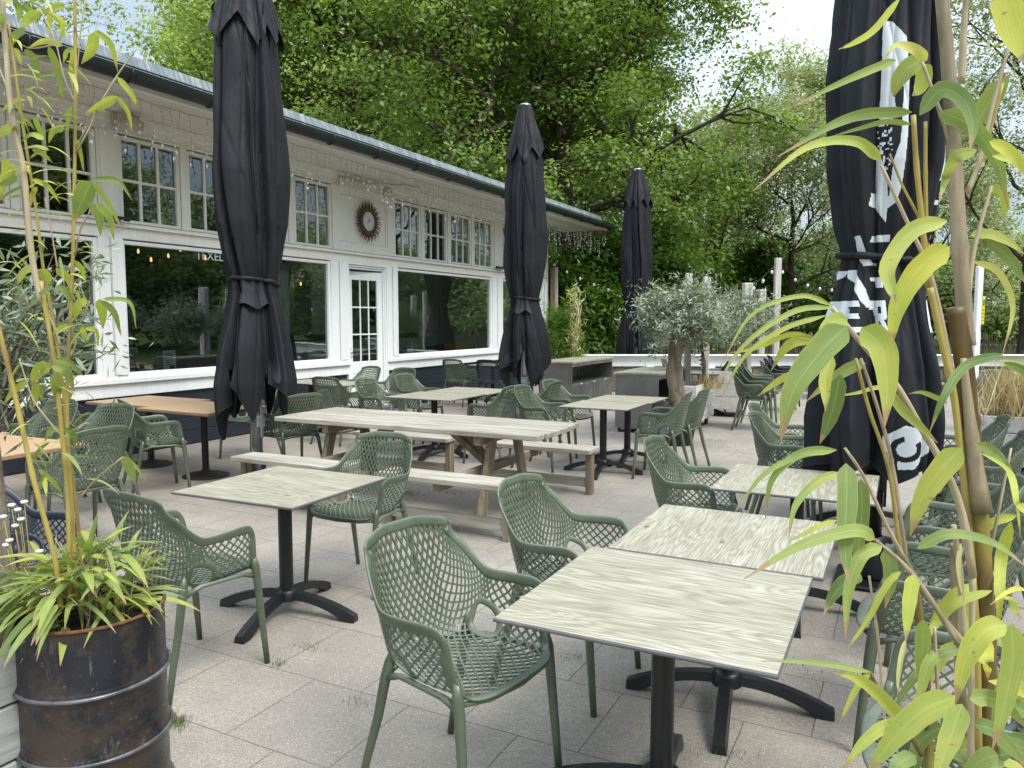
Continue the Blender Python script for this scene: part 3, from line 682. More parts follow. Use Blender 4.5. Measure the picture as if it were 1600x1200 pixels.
T_(-.51, 4.60, 'square pale table beside the lettered parasol', 90, .95, .98)
T_(-.20, 5.98, 'nearer pale table half hidden behind the lettered parasol', 0, .92, .9)
T_(-.20, 6.78, 'farther pale table half hidden behind the lettered parasol', 0, .92, .9)
T_(-2.90, 7.86, 'nearer half of the double pale table in front of the steel counters', 0, .92, .86)
T_(-2.87, 8.60, 'farther half of the double pale table in front of the steel counters', 0, .92, .86)
T_(-5.10, 7.86, 'nearer half of the double pale table behind the picnic table', 0, 1.12, .93)
T_(-5.06, 8.67, 'farther half of the double pale table behind the picnic table', 0, 1.1, .93)
T_(-7.95, 8.85, 'pale table against the building beside the door', 0, .9, .85)
T_(-7.32, 8.82, 'pale table in front of the door, right of its neighbour', 0, .8, .85)
T_(-7.6, 13.95, 'left pale table below the picture window', 0, .95, .9)
T_(-6.75, 13.95, 'right pale table below the picture window', 0, .95, .9)
T_(-3.2, 13.6, 'small pale table behind the olive trees', 0, .9, .9)
bt = make_table('brown', 1.08, .82); bt.location = (-7.72, 5.88, 0); bt['label'] = 'tan table against the building, left half of the long row'; bt['group'] = 'tan pedestal tables'
dup(bt, (-6.64, 5.72, 0), R(-1), 'tan table in the middle of the left terrace, right half of the long row', 'tan pedestal tables')
dup(bt, (-5.98, 3.20, 0), R(2), 'tan table cut by the left edge of the picture', 'tan pedestal tables')
dup(bt, (-7.06, 3.24, 0), R(2), 'tan table mostly outside the left edge', 'tan pedestal tables')

# ------------------------------------------------------------------ picnic tables
def picnic(loc, rz, label, group, L=2.83, split=True):
    root = empty('picnic_table', loc, rz, label, 'picnic table', group)
    W = .92; n = 6; pw = W/n
    for i in range(n):
        pl = MB(); y0 = -W/2+i*pw; e = .03 if i in (0, n-1) else 0
        pl.box(-L/2+e*.6+random.uniform(0, .006), L/2-e*.6-random.uniform(0, .006), y0+.003, y0+pw-.003, .705, .748+random.uniform(-.001, .001), 0, .005); pl.build('plank', M['picnic'], root)
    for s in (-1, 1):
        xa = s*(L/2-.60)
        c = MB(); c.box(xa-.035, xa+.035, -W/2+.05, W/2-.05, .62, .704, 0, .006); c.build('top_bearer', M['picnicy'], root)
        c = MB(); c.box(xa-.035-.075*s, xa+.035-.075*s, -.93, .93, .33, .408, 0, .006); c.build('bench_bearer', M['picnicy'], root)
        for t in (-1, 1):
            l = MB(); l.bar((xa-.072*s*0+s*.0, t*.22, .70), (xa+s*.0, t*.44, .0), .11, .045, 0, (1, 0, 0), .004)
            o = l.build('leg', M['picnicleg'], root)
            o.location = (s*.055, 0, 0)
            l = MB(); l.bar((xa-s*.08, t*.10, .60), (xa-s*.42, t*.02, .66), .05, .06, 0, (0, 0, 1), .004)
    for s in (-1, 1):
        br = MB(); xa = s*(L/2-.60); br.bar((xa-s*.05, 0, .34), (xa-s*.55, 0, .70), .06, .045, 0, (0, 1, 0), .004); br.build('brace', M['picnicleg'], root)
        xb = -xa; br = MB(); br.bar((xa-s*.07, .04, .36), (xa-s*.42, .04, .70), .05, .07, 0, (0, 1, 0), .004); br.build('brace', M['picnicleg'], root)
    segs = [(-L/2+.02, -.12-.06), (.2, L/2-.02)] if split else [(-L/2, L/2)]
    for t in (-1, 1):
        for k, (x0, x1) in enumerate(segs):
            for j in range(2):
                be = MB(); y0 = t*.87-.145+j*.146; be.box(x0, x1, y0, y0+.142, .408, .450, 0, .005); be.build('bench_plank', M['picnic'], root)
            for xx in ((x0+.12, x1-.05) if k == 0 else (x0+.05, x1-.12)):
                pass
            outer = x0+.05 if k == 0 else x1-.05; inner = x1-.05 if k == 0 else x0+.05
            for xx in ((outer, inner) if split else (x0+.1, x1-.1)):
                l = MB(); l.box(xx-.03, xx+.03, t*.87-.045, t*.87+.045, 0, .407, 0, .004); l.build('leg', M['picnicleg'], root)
            l = MB(); l.box(min(outer, inner)+.031, max(outer, inner)-.031, t*.87-.02, t*.87+.02, .07, .16, 0, .004); l.build('rail', M['picnic'], root)
    return root
picnic((-3.98, 5.92, 0), R(.5), 'long weathered picnic table with split benches in the middle of the terrace', 'weathered picnic tables')
picnic((2.55, 10.35, 0), R(-2), 'weathered picnic table at the right edge, nearer of the two', 'weathered picnic tables', 2.6, False)
picnic((3.5, 13.7, 0), R(-6), 'weathered picnic table close to the white railing on the right', 'weathered picnic tables', 2.6, False)
picnic((-.6, 17.6, 0), R(27), 'weathered picnic table in front of the railing posts, middle', 'weathered picnic tables', 2.0, False)

# ------------------------------------------------------------------ the restaurant building
WX = -8.5
bd = empty('restaurant_building', (0, 0, 0), 0, 'white single storey restaurant with navy plinth and long row of windows', 'building')
def bpart(name, mat, fn, parent=None):
    b = MB(); fn(b); return b.build(name, mat, parent or bd)
Y0, Y1 = .5, 18.6
LOW = [(.9, 3.3), (3.55, 5.83), (6.24, 8.02), (8.14, 9.95), (11.9, 15.54), (16.12, 18.25)]
UP = [(1.0, 1.8), (2.0, 2.8), (3.05, 3.85), (4.06, 4.86), (5.06, 5.86), (6.25, 7.03), (7.24, 8.02), (8.22, 9.0), (9.23, 10.01), (11.86, 12.64), (12.84, 13.62), (13.83, 14.61), (14.82, 15.6), (16.15, 16.93), (17.15, 17.93)]
LZ0, LZ1, UZ0, UZ1 = 1.03, 2.60, 2.90, 3.86
def f(b):
    for k in range(4): b.box(WX-.10, WX-.035+.0*k, Y0, 10.44, .012+k*.182, .188+k*.182, 0, .006); b.box(WX-.10, WX-.035, 11.52, Y1-.02, .012+k*.182, .188+k*.182, 0, .006)
    b.box(WX-.16, WX-.101, Y0, 10.44, 0, .74); b.box(WX-.16, WX-.101, 11.52, Y1-.02, 0, .74)
bpart('plinth', M['siding'], f)
def f(b):
    for a0, a1 in ((Y0, 10.44), (11.52, Y1-.03)):
        b.box(WX-.14, WX+.005, a0, a1, .741, .90, 0, .006); b.box(WX-.14, WX+.045, a0, a1, .901, .965, 0, .008); b.box(WX-.14, WX+.02, a0, a1, .966, .995, 0, .004)
bpart('sill', M['whitewall'], f)
def f(b):   # wall fields between window frames, transom, head
    b.box(WX-.14, WX-.012, Y0, Y1, 2.665, 2.80, 0, .006); b.box(WX-.14, WX+.035, Y0, Y1+.03, 2.801, 2.835, 0, .006); b.box(WX-.14, WX-.02, Y0, Y1, 2.836, 2.855)
    b.box(WX-.14, WX-.004, Y0, Y1, 3.925, 4.15, 0, .004); b.box(WX-.003, WX+.02, Y0, Y1, 4.03, 4.15, 0, .006); b.box(WX-.003, WX+.012, Y0, Y1, 3.925, 3.95, 0, .003)
bpart('transom_and_frieze', M['cream'], f)
gaps_low = [(Y0, .86), (3.34, 3.51), (5.88, 6.19), (8.06, 8.10), (10.0, 10.40), (11.56, 11.85), (15.59, 16.07), (18.30, Y1)]
for a0, a1 in gaps_low:
    def f(b, a0=a0, a1=a1):
        if a1-a0 > .2:
            m = (a0+a1)/2; b.box(WX-.13, WX+.012, a0, m-.02, .996, 2.664, 0, .006); b.box(WX-.13, WX+.03, m+.0, a1, .996, 2.664, 0, .006); b.box(WX-.13, WX-.02, m-.019, m-.001, .996, 2.664)
        else: b.box(WX-.13, WX+.0, a0, a1, .996, 2.664, 0, .005)
    bpart('post', M['whitewall'], f)
ups = sorted(UP)
edges = [Y0]+[e for p in ups for e in (p[0]-.055, p[1]+.055)]+[Y1]
for k in range(0, len(edges), 2):
    a0, a1 = edges[k], edges[k+1]
    if a0 > 10.0 and a1 < 11.95: continue
    def f(b, a0=a0, a1=a1): b.box(WX-.13, WX+.0, a0+.001, a1-.001, 2.856, 3.924, 0, .004); (b.box(WX+.001, WX+.022, a0+.03, a1-.03, 2.856, 3.924, 0, .004) if a1-a0 > .2 else None)
    bpart('upper_post', M['cream'], f)
def f(b):   # clock panel
    a0, a1 = 10.066, 11.80
    b.box(WX-.13, WX-.045, a0+.001, a1-.001, 2.856, 3.924); 
    for y0, y1, z0, z1 in ((a0+.002, a0+.20, 2.857, 3.923), (a1-.20, a1-.002, 2.857, 3.923), (a0+.201, a1-.201, 2.857, 3.0), (a0+.201, a1-.201, 3.80, 3.923)): b.box(WX-.044, WX-.004, y0, y1, z0, z1, 0, .004)
    for y0, y1, z0, z1 in ((a0+.202, a0+.24, 3.002, 3.798), (a1-.24, a1-.202, 3.002, 3.798), (a0+.242, a1-.242, 3.002, 3.035), (a0+.242, a1-.242, 3.765, 3.798)): b.box(WX-.044, WX-.02, y0, y1, z0, z1, 0, .008)
bpart('wall_panel', M['cream'], f)
def window(a0, a1, z0, z1, cols, rows, mat, fw=.05, mw=.016):
    def f(b):
        b.box(WX-.12, WX-.018, a0-fw, a0, z0-fw+.012, z1+fw-.004, 0, .006); b.box(WX-.12, WX-.018, a1, a1+fw, z0-fw+.012, z1+fw-.004, 0, .006)
        b.box(WX-.12, WX-.020, a0+.0005, a1-.0005, z0-fw+.012, z0, 0, .006); b.box(WX-.12, WX-.020, a0+.0005, a1-.0005, z1, z1+fw-.004, 0, .006)
        for i in range(1, cols): y = a0+(a1-a0)*i/cols; b.box(WX-.085, WX-.036, y-mw, y+mw, z0+.001, z1-.001, 0, .005)
        for i in range(1, rows): z = z0+(z1-z0)*i/rows; b.box(WX-.083, WX-.038, a0+.001, a1-.001, z-mw, z+mw, 0, .005)
    w_ = bpart('window', mat, f)
    g = MB(); g.add([(WX-.062, a0, z0), (WX-.062, a1, z0), (WX-.062, a1, z1), (WX-.062, a0, z1)], [(0, 1, 2, 3)]); g.build('glass', M['glass'], w_)
    return w_
for a0, a1 in LOW: window(a0, a1, LZ0, LZ1, 1, 1, M['whitewall'])
for a0, a1 in UP: window(a0, a1, UZ0, UZ1, 3, 2, M['cream'])
# door, slightly ajar
def f(b):
    for k, (q, d) in enumerate(((.0, .012), (.035, -.008), (.07, -.028))):
        b.box(WX-.12, WX+d, 10.405+q, 10.438+q, .10, 2.66-q-.03, 0, .004); b.box(WX-.12, WX+d, 11.522-q, 11.555-q, .10, 2.66-q-.03, 0, .004); b.box(WX-.12, WX+d-.001, 10.405+q+.001, 11.555-q-.001, 2.631-q, 2.662-q, 0, .004)
bpart('door_frame', M['whitewall'], f)
bpart('doorstep', M['hpledge'], lambda b: b.box(WX-.3, WX+.12, 10.4, 11.56, 0, .10, 0, .01))
dr = empty('door', (WX-.06, 11.44, 0)); dr.parent = bd; dr.rotation_euler = (0, 0, R(-7))
D0, D1 = -.90, 0
def f(b):
    b.box(-.022, .022, D0, D0+.15, .11, 2.53, 0, .004); b.box(-.022, .022, D1-.13, D1, .11, 2.53, 0, .004)
    b.box(-.021, .021, D0+.151, D1-.131, 2.38, 2.529, 0, .004); b.box(-.021, .021, D0+.151, D1-.131, .111, .30, 0, .004); b.box(-.021, .021, D0+.151, D1-.131, .74, .94, 0, .004); b.box(-.012, .012, D0+.151, D1-.131, .301, .739)
    for i in (1, 2): y = D0+.15+(D1-D0-.28)*i/3; b.box(-.014, .014, y-.013, y+.013, .941, 2.379, 0, .004)
    for i in (1, 2): z = .94+1.44*i/3; b.box(-.013, .013, D0+.152, D1-.132, z-.013, z+.013, 0, .004)
b = MB(); f(b); ds_ = b.build('door_leaf', M['whitewall'], dr)
g = MB(); g.add([(0, D0+.15, .94), (0, D1-.13, .94), (0, D1-.13, 2.38), (0, D0+.15, 2.38)], [(0, 1, 2, 3)]); g.build('glass', M['glass'], dr)
g = MB(); g.tube([(.03, D0+.07, 1.1), (.075, D0+.07, 1.1), (.075, D0+.19, 1.1)], .010, 8); g.box(.0225, .03, D0+.045, D0+.095, 1.0, 1.2, 0, .004); g.build('handle', M['blackmetal'], dr)
# side walls, room
def f(b):
    b.box(WX-.14, WX+.02, Y1+.031, Y1+.05, .0, 4.15); b.box(-14, WX-.141, Y1-.10, Y1+.03, 0, 4.15); b.box(-14, WX-.161, Y0-.1, Y0-.001, 0, 4.15); b.box(WX-.16, WX-.0, Y0-.12, Y0-.001, 0, 4.15)
    b.box(WX-.13, WX+.03, Y1-.02+.001, Y1+.03, 0, 2.66)
bpart('side_wall', M['cream'], f)
def f(b):
    x0, x1 = -13.9, -13.8; wins = [(3, 5.2), (7.2, 9.4), (12.5, 14.6), (15.6, 17.4)]; y = Y0
    for a0, a1 in wins: b.box(x0, x1, y, a0, .1, 4.1); b.box(x0, x1, a0, a1, .1, .9); b.box(x0, x1, a0, a1, 2.5, 4.1); y = a1
    b.box(x0, x1, y, Y1-.1, .1, 4.1)
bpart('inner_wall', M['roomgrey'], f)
def f(b):
    for a0, a1 in [(3, 5.2), (7.2, 9.4), (12.5, 14.6), (15.6, 17.4)]:
        for k in range(5): y = a0+(a1-a0)*k/4; b.box(-13.87, -13.83, y-.03, y+.03, .9, 2.5)
        for z in (.93, 1.45, 1.98, 2.47): b.box(-13.865, -13.835, a0, a1, z-.02, z+.02)
bpart('rear_window_bars', M['whitewall'], f)
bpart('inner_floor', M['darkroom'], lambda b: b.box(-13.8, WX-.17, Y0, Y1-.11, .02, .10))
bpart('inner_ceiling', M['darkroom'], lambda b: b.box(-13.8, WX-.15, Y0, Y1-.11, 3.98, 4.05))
# roof
RE = 20.25
bpart('soffit', M['soffit'], lambda b: b.box(WX-.2, -7.40, Y0-1.2, RE-.10, 4.152, 4.18))
bpart('eave_board', M['cream'], lambda b: (b.box(-7.399, -7.375, Y0-1.2, RE-.1, 4.12, 4.30, 0, .004)))
bpart('end_fascia', M['brownpost'], lambda b: (b.box(-14, -7.401, RE-.099, RE-.05, 4.05, 4.32, 0, .004)))
def f(b):
    b.add([(-7.36, Y0-1.2, 4.315), (-7.36, RE, 4.315), (-7.55, RE, 4.36), (-7.55, Y0-1.2, 4.36)], [(0, 1, 2, 3)])
    b.box(-7.62, -7.40, Y0-1.2, RE-.02, 4.301, 4.318)
bpart('drip_edge', M['plastic'], f)
def f(b):
    y = Y0-1.2; random.seed(3)
    while y < RE-.2:
        L = min(1.95, RE-.02-y); o = random.uniform(0, .008)
        b.add([(-7.53+o, y+.004, 4.345), (-7.53+o, y+L-.004, 4.345), (-7.62+o, y+L-.004, 4.55), (-7.62+o, y+.004, 4.55), (-7.78, y+.004, 4.595), (-7.78, y+L-.004, 4.595), (-14, y+.004, 4.62), (-14, y+L-.004, 4.62)], [(0, 1, 2, 3), (3, 2, 5, 4), (4, 5, 7, 6)]); y += L
    b.add([(-7.53, RE-.021, 4.345), (-7.62, RE-.021, 4.55), (-7.78, RE-.021, 4.595), (-14, RE-.021, 4.62), (-14, RE-.021, 4.2)], [(0, 1, 2, 3, 4)])
bpart('roof_edge', M['roofedge'], f)
def f(b):
    n = 9; rows = []
    for k in range(n): a = math.pi*k/(n-1); rows.append([(-7.285-.085*math.cos(a), y, 4.27-.125*math.sin(a)) for y in (Y0-1.2, RE+.05)])
    b.grid(rows); rows = []
    for k in range(n): a = math.pi*k/(n-1); rows.append([(-7.285-.079*math.cos(a), y, 4.27-.119*math.sin(a)) for y in (Y0-1.2, RE+.05)])
    b.grid(rows[::-1]); b.tube([(-7.203, Y0-1.2, 4.288), (-7.203, RE+.05, 4.288)], .011, 6)
    b.prism([(-.085, 0), (-.06, -.074), (0, -.125), (.06, -.074), (.085, 0)], lambda x, z, t: (-7.285+x, t, 4.27+z), RE+.046, RE+.052)
gt = bpart('gutter', M['gutter'], f)
y = .2
while y < RE:
    g = MB(); g.tube([(-7.285-.092*math.cos(a), y, 4.27-.133*math.sin(a)) for a in np.linspace(0, math.pi, 9)], .012, 5); g.build('bracket', M['gutter'], gt); y += 1.05
# icicle lights under the eave
def icicles(name, p0, p1, n, seed, label):
    rnd = random.Random(seed); p0, p1 = Vector(p0), Vector(p1); root = empty(name, p0, 0, label, 'string lights', 'icicle light strings under the eaves')
    wb, bb = MB(), MB(); d = p1-p0; L = d.length; dn = d.normalized(); main = []
    side = dn.cross(Vector((0, 0, 1)))
    for i in range(n+1):
        main.append(dn*(L*i/n)+Vector((0, 0, -.02*abs(math.sin(i*.9))-.005))+side*rnd.uniform(-.01, .01))
    wb.tube(main, .004, 3)
    for i in range(n):
        if rnd.random() < .04: continue
        k = rnd.choice([3, 4, 5, 6, 7, 8]); p = main[i]; path = [p]; ph = rnd.uniform(0, 6)
        for j in range(k):
            p = p+Vector((rnd.uniform(-.018, .018), rnd.uniform(-.018, .018), -.07)); path.append(p)
            if rnd.random() < .8:
                q = p+Vector((rnd.uniform(-.03, .03), rnd.uniform(-.03, .03), -.03)); bb.tube([p, q], [.012, .007], 4)
        wb.tube(path, .0032, 3); bb.tube([p, p+Vector((0, 0, -.045))], [.011, .006], 4)
    wb.build('wire', M['wirewhite'], root); o = bb.build('bulbs', M['fairy'], root); o['kind'] = 'stuff'
icicles('icicle_lights', (-7.72, 2.2, 4.15), (-7.72, 9.9, 4.15), 58, 1, 'icicle lights under the nearer half of the long eave')
icicles('icicle_lights', (-7.75, 9.95, 4.15), (-7.72, 20.0, 4.15), 100, 2, 'icicle lights under the farther half of the long eave')
icicles('icicle_lights', (-7.45, 20.18, 4.05), (-10.3, 20.18, 4.05), 34, 5, 'icicle lights hanging from the end of the roof over the greenery')
# second row of wires low on the soffit (lattice of cables)
# clock
ck = empty('wall_clock', (WX-.004, 11.0, 3.41), 0, 'round clock with brown sunburst rim on the white panel above the door', 'clock')
b = MB(); nr = 40
for k in range(nr):
    a = 2*math.pi*k/nr; L = .355+.02*(k % 2); pts = []
    for t in (0, .25, .5, .75, 1):
        r = .22+(L-.22)*t; aa = a+.10*math.sin(t*3.0)*(1 if k % 2 else .6); pts.append((.02+.012*math.sin(t*3.1), r*math.cos(aa), r*math.sin(aa)))
    b.tube(pts, [.014, .013, .011, .007, .002], 5)
n = 40; rows = []
for rr, hh in ((.165, .018), (.172, .04), (.20, .05), (.235, .04), (.25, .012)): rows.append([(hh, rr*math.cos(2*math.pi*j/n), rr*math.sin(2*math.pi*j/n)) for j in range(n)])
b.grid(rows, wrap=True); b.build('rim', M['rope'], ck)
b = MB(); b.add([(.022, .168*math.cos(2*math.pi*j/n), .168*math.sin(2*math.pi*j/n)) for j in range(n)], [tuple(range(n))]); b.build('dial', M['card'], ck)
def hand(ang, L, wd):
    b = MB(); c, s = math.cos(ang), math.sin(ang); b.add([(.026, -s*(-.02)*0+c*(-.03)+s*wd, s*(-.03)-c*wd), (.026, c*L+s*wd*.4, s*L-c*wd*.4), (.026, c*L-s*wd*.4, s*L+c*wd*.4), (.026, c*(-.03)-s*wd, s*(-.03)+c*wd)], [(0, 1, 2, 3)]); b.build('hand', M['plastic'], ck)
hand(R(98), .13, .006); hand(R(30), .095, .008)
b = MB()
for k in range(12):
    a = 2*math.pi*k/12; c, s = math.cos(a), math.sin(a); b.add([(.0245, c*r-s*w_, s*r+c*w_) for r, w_ in ((.135, -.004), (.155, -.004), (.155, .004), (.135, .004))], [(0, 1, 2, 3)])
b.build('hour_marks', M['plastic'], ck)
# lamps on the frieze
lp = empty('flood_light', (WX+.03, 6.22, 4.0), 0, 'cream round flood light under the eave above the left window post', 'lamp')
b = MB(); b.box(0, .03, -.13, -.07, -.02, .13, 0, .005); b.tube([(.02, -.1, .1), (.10, -.08, .1), (.16, -.02, .06)], .012, 6); b.build('bracket', M['beige'], lp)
b = MB(); b.lathe([(.001, -.03), (.11, -.03), (.135, 0), (.125, .05), (.06, .09), (.001, .10)], 20); o = b.build('lamp_head', M['beige'], lp); o.location = (.16, .03, -.0); o.rotation_euler = (R(15), R(62), 0)
lp = empty('flood_light', (WX+.03, 11.15, 4.02), 0, 'cream flood light on an arm above the clock, tangled in light strings', 'lamp')
b = MB(); b.box(0, .05, -.95, -.15, .0, .05, 0, .006); b.tube([(.02, -.95, .02), (.03, -1.0, -.12)], .012, 6); b.tube([(.03, -.2, .03), (.12, -.05, .06), (.20, .05, .05), (.30, .5, .10), (.34, .9, .10)], .014, 6); b.build('bracket', M['beige'], lp)
b = MB(); b.lathe([(.001, 0), (.085, 0), (.095, .03), (.08, .14), (.04, .18), (.001, .18)], 14); o = b.build('lamp_head', M['beige'], lp); o.location = (.22, .06, -.17); o.rotation_euler = (R(-14), R(10), 0)
for (yy, lab) in ((6.05, 'small black fixture on the ledge above the left window post'), (15.85, 'small black fixture on the ledge beside the middle parasol')):
    t = empty('camera_fixture', (WX+.04, yy, 2.86), 0, lab, 'camera', 'small black fixtures on the ledge')
    b = MB(); b.box(-.0, .10, -.12, .12, .02, .05, 0, .008); b.tube([(.04, -.13, .035), (.04, -.20, .03)], .028, 10); b.tube([(.04, .13, .035), (.04, .19, .03)], .028, 10); b.build('body', M['blackmetal'], t)
    b = MB(); b.tube([(.05, -.06, .02), (.05, -.06, -.07), (.0, -.06, -.09)], .008, 6); b.tube([(.05, .06, .02), (.05, .06, -.05)], .008, 6); b.build('bracket', M['galv'], t)
# inside the room
def inner(name, label, cat, mat, fn, loc=(0, 0, 0), group=None):
    b = MB(); fn(b); o = b.build(name, mat); o.location = loc; return tag(o, label, cat, group)
inner('shelf_cabinet', 'grey white cabinet with a shelf seen through the picture window', 'cabinet', M['whitewall'], lambda b: (b.box(-12.3, -11.7, 13.0, 18.2, 1.34, 1.40, 0, .01), b.box(-12.3, -11.75, 13.0, 18.2, .10, 1.2), b.box(-12.35, -12.30, 13.0, 18.2, .10, 3.4), b.box(-12.3, -11.8, 13.2, 13.45, 1.401, 3.3), b.box(-12.3, -11.8, 15.0, 15.25, 1.401, 3.3), b.box(-12.3, -11.8, 13.46, 14.99, 2.75, 2.82)))
inner('blackboard', 'black menu board on the wall behind the picture window', 'board', M['plastic'], lambda b: b.box(-12.29, -12.26, 15.6, 16.6, 1.55, 2.45, 0, .01))
for i, (yy, h) in enumerate(((13.7, .17), (14.1, .13), (14.55, .17), (14.8, .22), (13.9, .12))):
    t = empty('jug', (-11.95, yy, 1.401), 0, ['leftmost white jug', 'second white jug from the left', 'third white jug', 'tall white jug at the right end', 'small white cup between the jugs'][i]+' on the shelf inside the picture window', 'jug', 'white jugs on the indoor shelf')
    b = MB(); b.lathe([(.001, 0), (.055, 0), (.08, h*.5), (.065, h*.8), (.075, h), (.07, h), (.06, h*.8)], 14); b.build('body', M['mug'], t)
    b = MB(); b.tube([(0, .07, h*.75), (0, .13, h*.7), (0, .12, h*.35), (0, .075, h*.25)], .010, 6); b.build('handle', M['mug'], t)
inner('indoor_counter', 'grey counter standing just inside the picture window', 'counter', M['roomgrey'], lambda b: (b.box(-9.9, -9.3, 12.6, 15.4, .1, 1.02), b.box(-9.95, -9.2, 12.5, 15.5, 1.021, 1.06, 0, .01)))
inner('planter_box', 'terracotta coloured box of small plants on the inner window ledge', 'planter box', M['logwood'], lambda b: b.box(-8.95, -8.75, 13.9, 15.3, 1.03, 1.16, 0, .008))
inner('window_ledge', 'pale ledge inside the picture window', 'ledge', M['roomgrey'], lambda b: b.box(-9.1, WX-.16, 11.9, 15.5, .98, 1.02))
for i, (yy, zz) in enumerate(((7.0, 1.0), (12.6, 1.02))):
    t = empty('menu_card', (WX-.25, yy, zz), R(8), ['printed menu card standing inside the left window', 'printed card standing inside the left end of the picture window'][i], 'card', 'menu cards inside the windows')
    b = MB(); b.box(-.006, .006, -.11, .11, 0, .27, 0, .002); b.build('card', M['card'], t)
    b = MB(); 
    for k in range(6): b.box(.0065, .008, -.085, random.uniform(.02, .085), .225-k*.03, .238-k*.03)
    b.box(.0065, .008, .0, .09, .02, .07); b.build('print', M['navyprint'], t)
t = empty('bottle', (WX-.30, 6.72, 1.0), 0, 'small dark bottle with yellow label inside the left window', 'bottle'); b = MB(); b.lathe([(.001, 0), (.035, 0), (.035, .14), (.013, .20), (.013, .26), (.001, .26)], 14); b.build('glass_body', M['plastic'], t); b = MB(); b.lathe([(.0358, .04), (.0358, .10)], 14); b.build('paper_label', M['yellow'], t)
for i, (px, py, d) in enumerate(((216, 392, 12.5), (236, 405, 12.2), (263, 399, 13), (282, 389, 12.4), (321, 403, 13.5), (470, 443, 16), (590, 340, 17))):
    q = at(px, py, d); t = empty('pendant_bulb', q, 0, 'warm bulb %s inside the windows' % ['leftmost of the row hanging', 'long one, second of the row hanging', 'small one in the middle of the row hanging', 'largest of the row hanging', 'rightmost of the row hanging', 'alone behind the big left parasol', 'highest one, behind the clerestory'][i], 'lamp', 'warm pendant bulbs in the dining room')
    b = MB(); b.lathe([(.001, -.045), (.017, -.03), (.02, -.01), (.010, .03), (.001, .035)], 10); b.build('bulb', M['bulb'], t)
    b = MB(); b.tube([(0, 0, .03), (0, 0, max(.1, 3.98-q.z))], .003, 4); b.build('cord', M['plastic'], t)
b = MB(); rows = []
for k in range(40): y = 8.2+k*.03; rows.append([(WX-.35+.03*math.sin(k*1.3), y, z) for z in (1.05, 2.6)])
b.grid(rows); tag(b.build('net_curtain', M['curtain']), 'pale net curtain inside the window beside the big left parasol', 'curtain')
for i, (xx, yy) in enumerate(((-10.2, 5.0), (-10.6, 7.6), (-11.2, 10.2))):
    t = empty('dining_table', (xx, yy, .1), 0, 'dark dining table indoors, %s' % ['left one', 'middle one', 'one behind the door'][i], 'table', 'dining tables indoors'); b = MB(); b.box(-.4, .4, -.5, .5, .72, .75, 0, .01); b.build('tabletop', M['brownpost'], t); b = MB(); b.lathe([(.25, 0), (.25, .02), (.04, .04), (.04, .72)], 12); b.build('post', M['plastic'], t)
# white lettering on the left pane
fc = bpy.data.curves.new('window_lettering', 'FONT'); fc.body = 'TEXEL'; fc.size = .17; fc.extrude = .001; fo = bpy.data.objects.new('x', fc); col.objects.link(fo); fc.materials.append(M['whiteprint']); bpy.context.view_layer.update(); me_ = bpy.data.meshes.new_from_object(fo.evaluated_get(bpy.context.evaluated_depsgraph_get())); bpy.data.objects.remove(fo); fo = bpy.data.objects.new('window_lettering', me_); col.objects.link(fo)
fo.location = (WX-.055, 7.32, 2.50); fo.rotation_euler = (R(90), 0, R(90)); fo.parent = bd

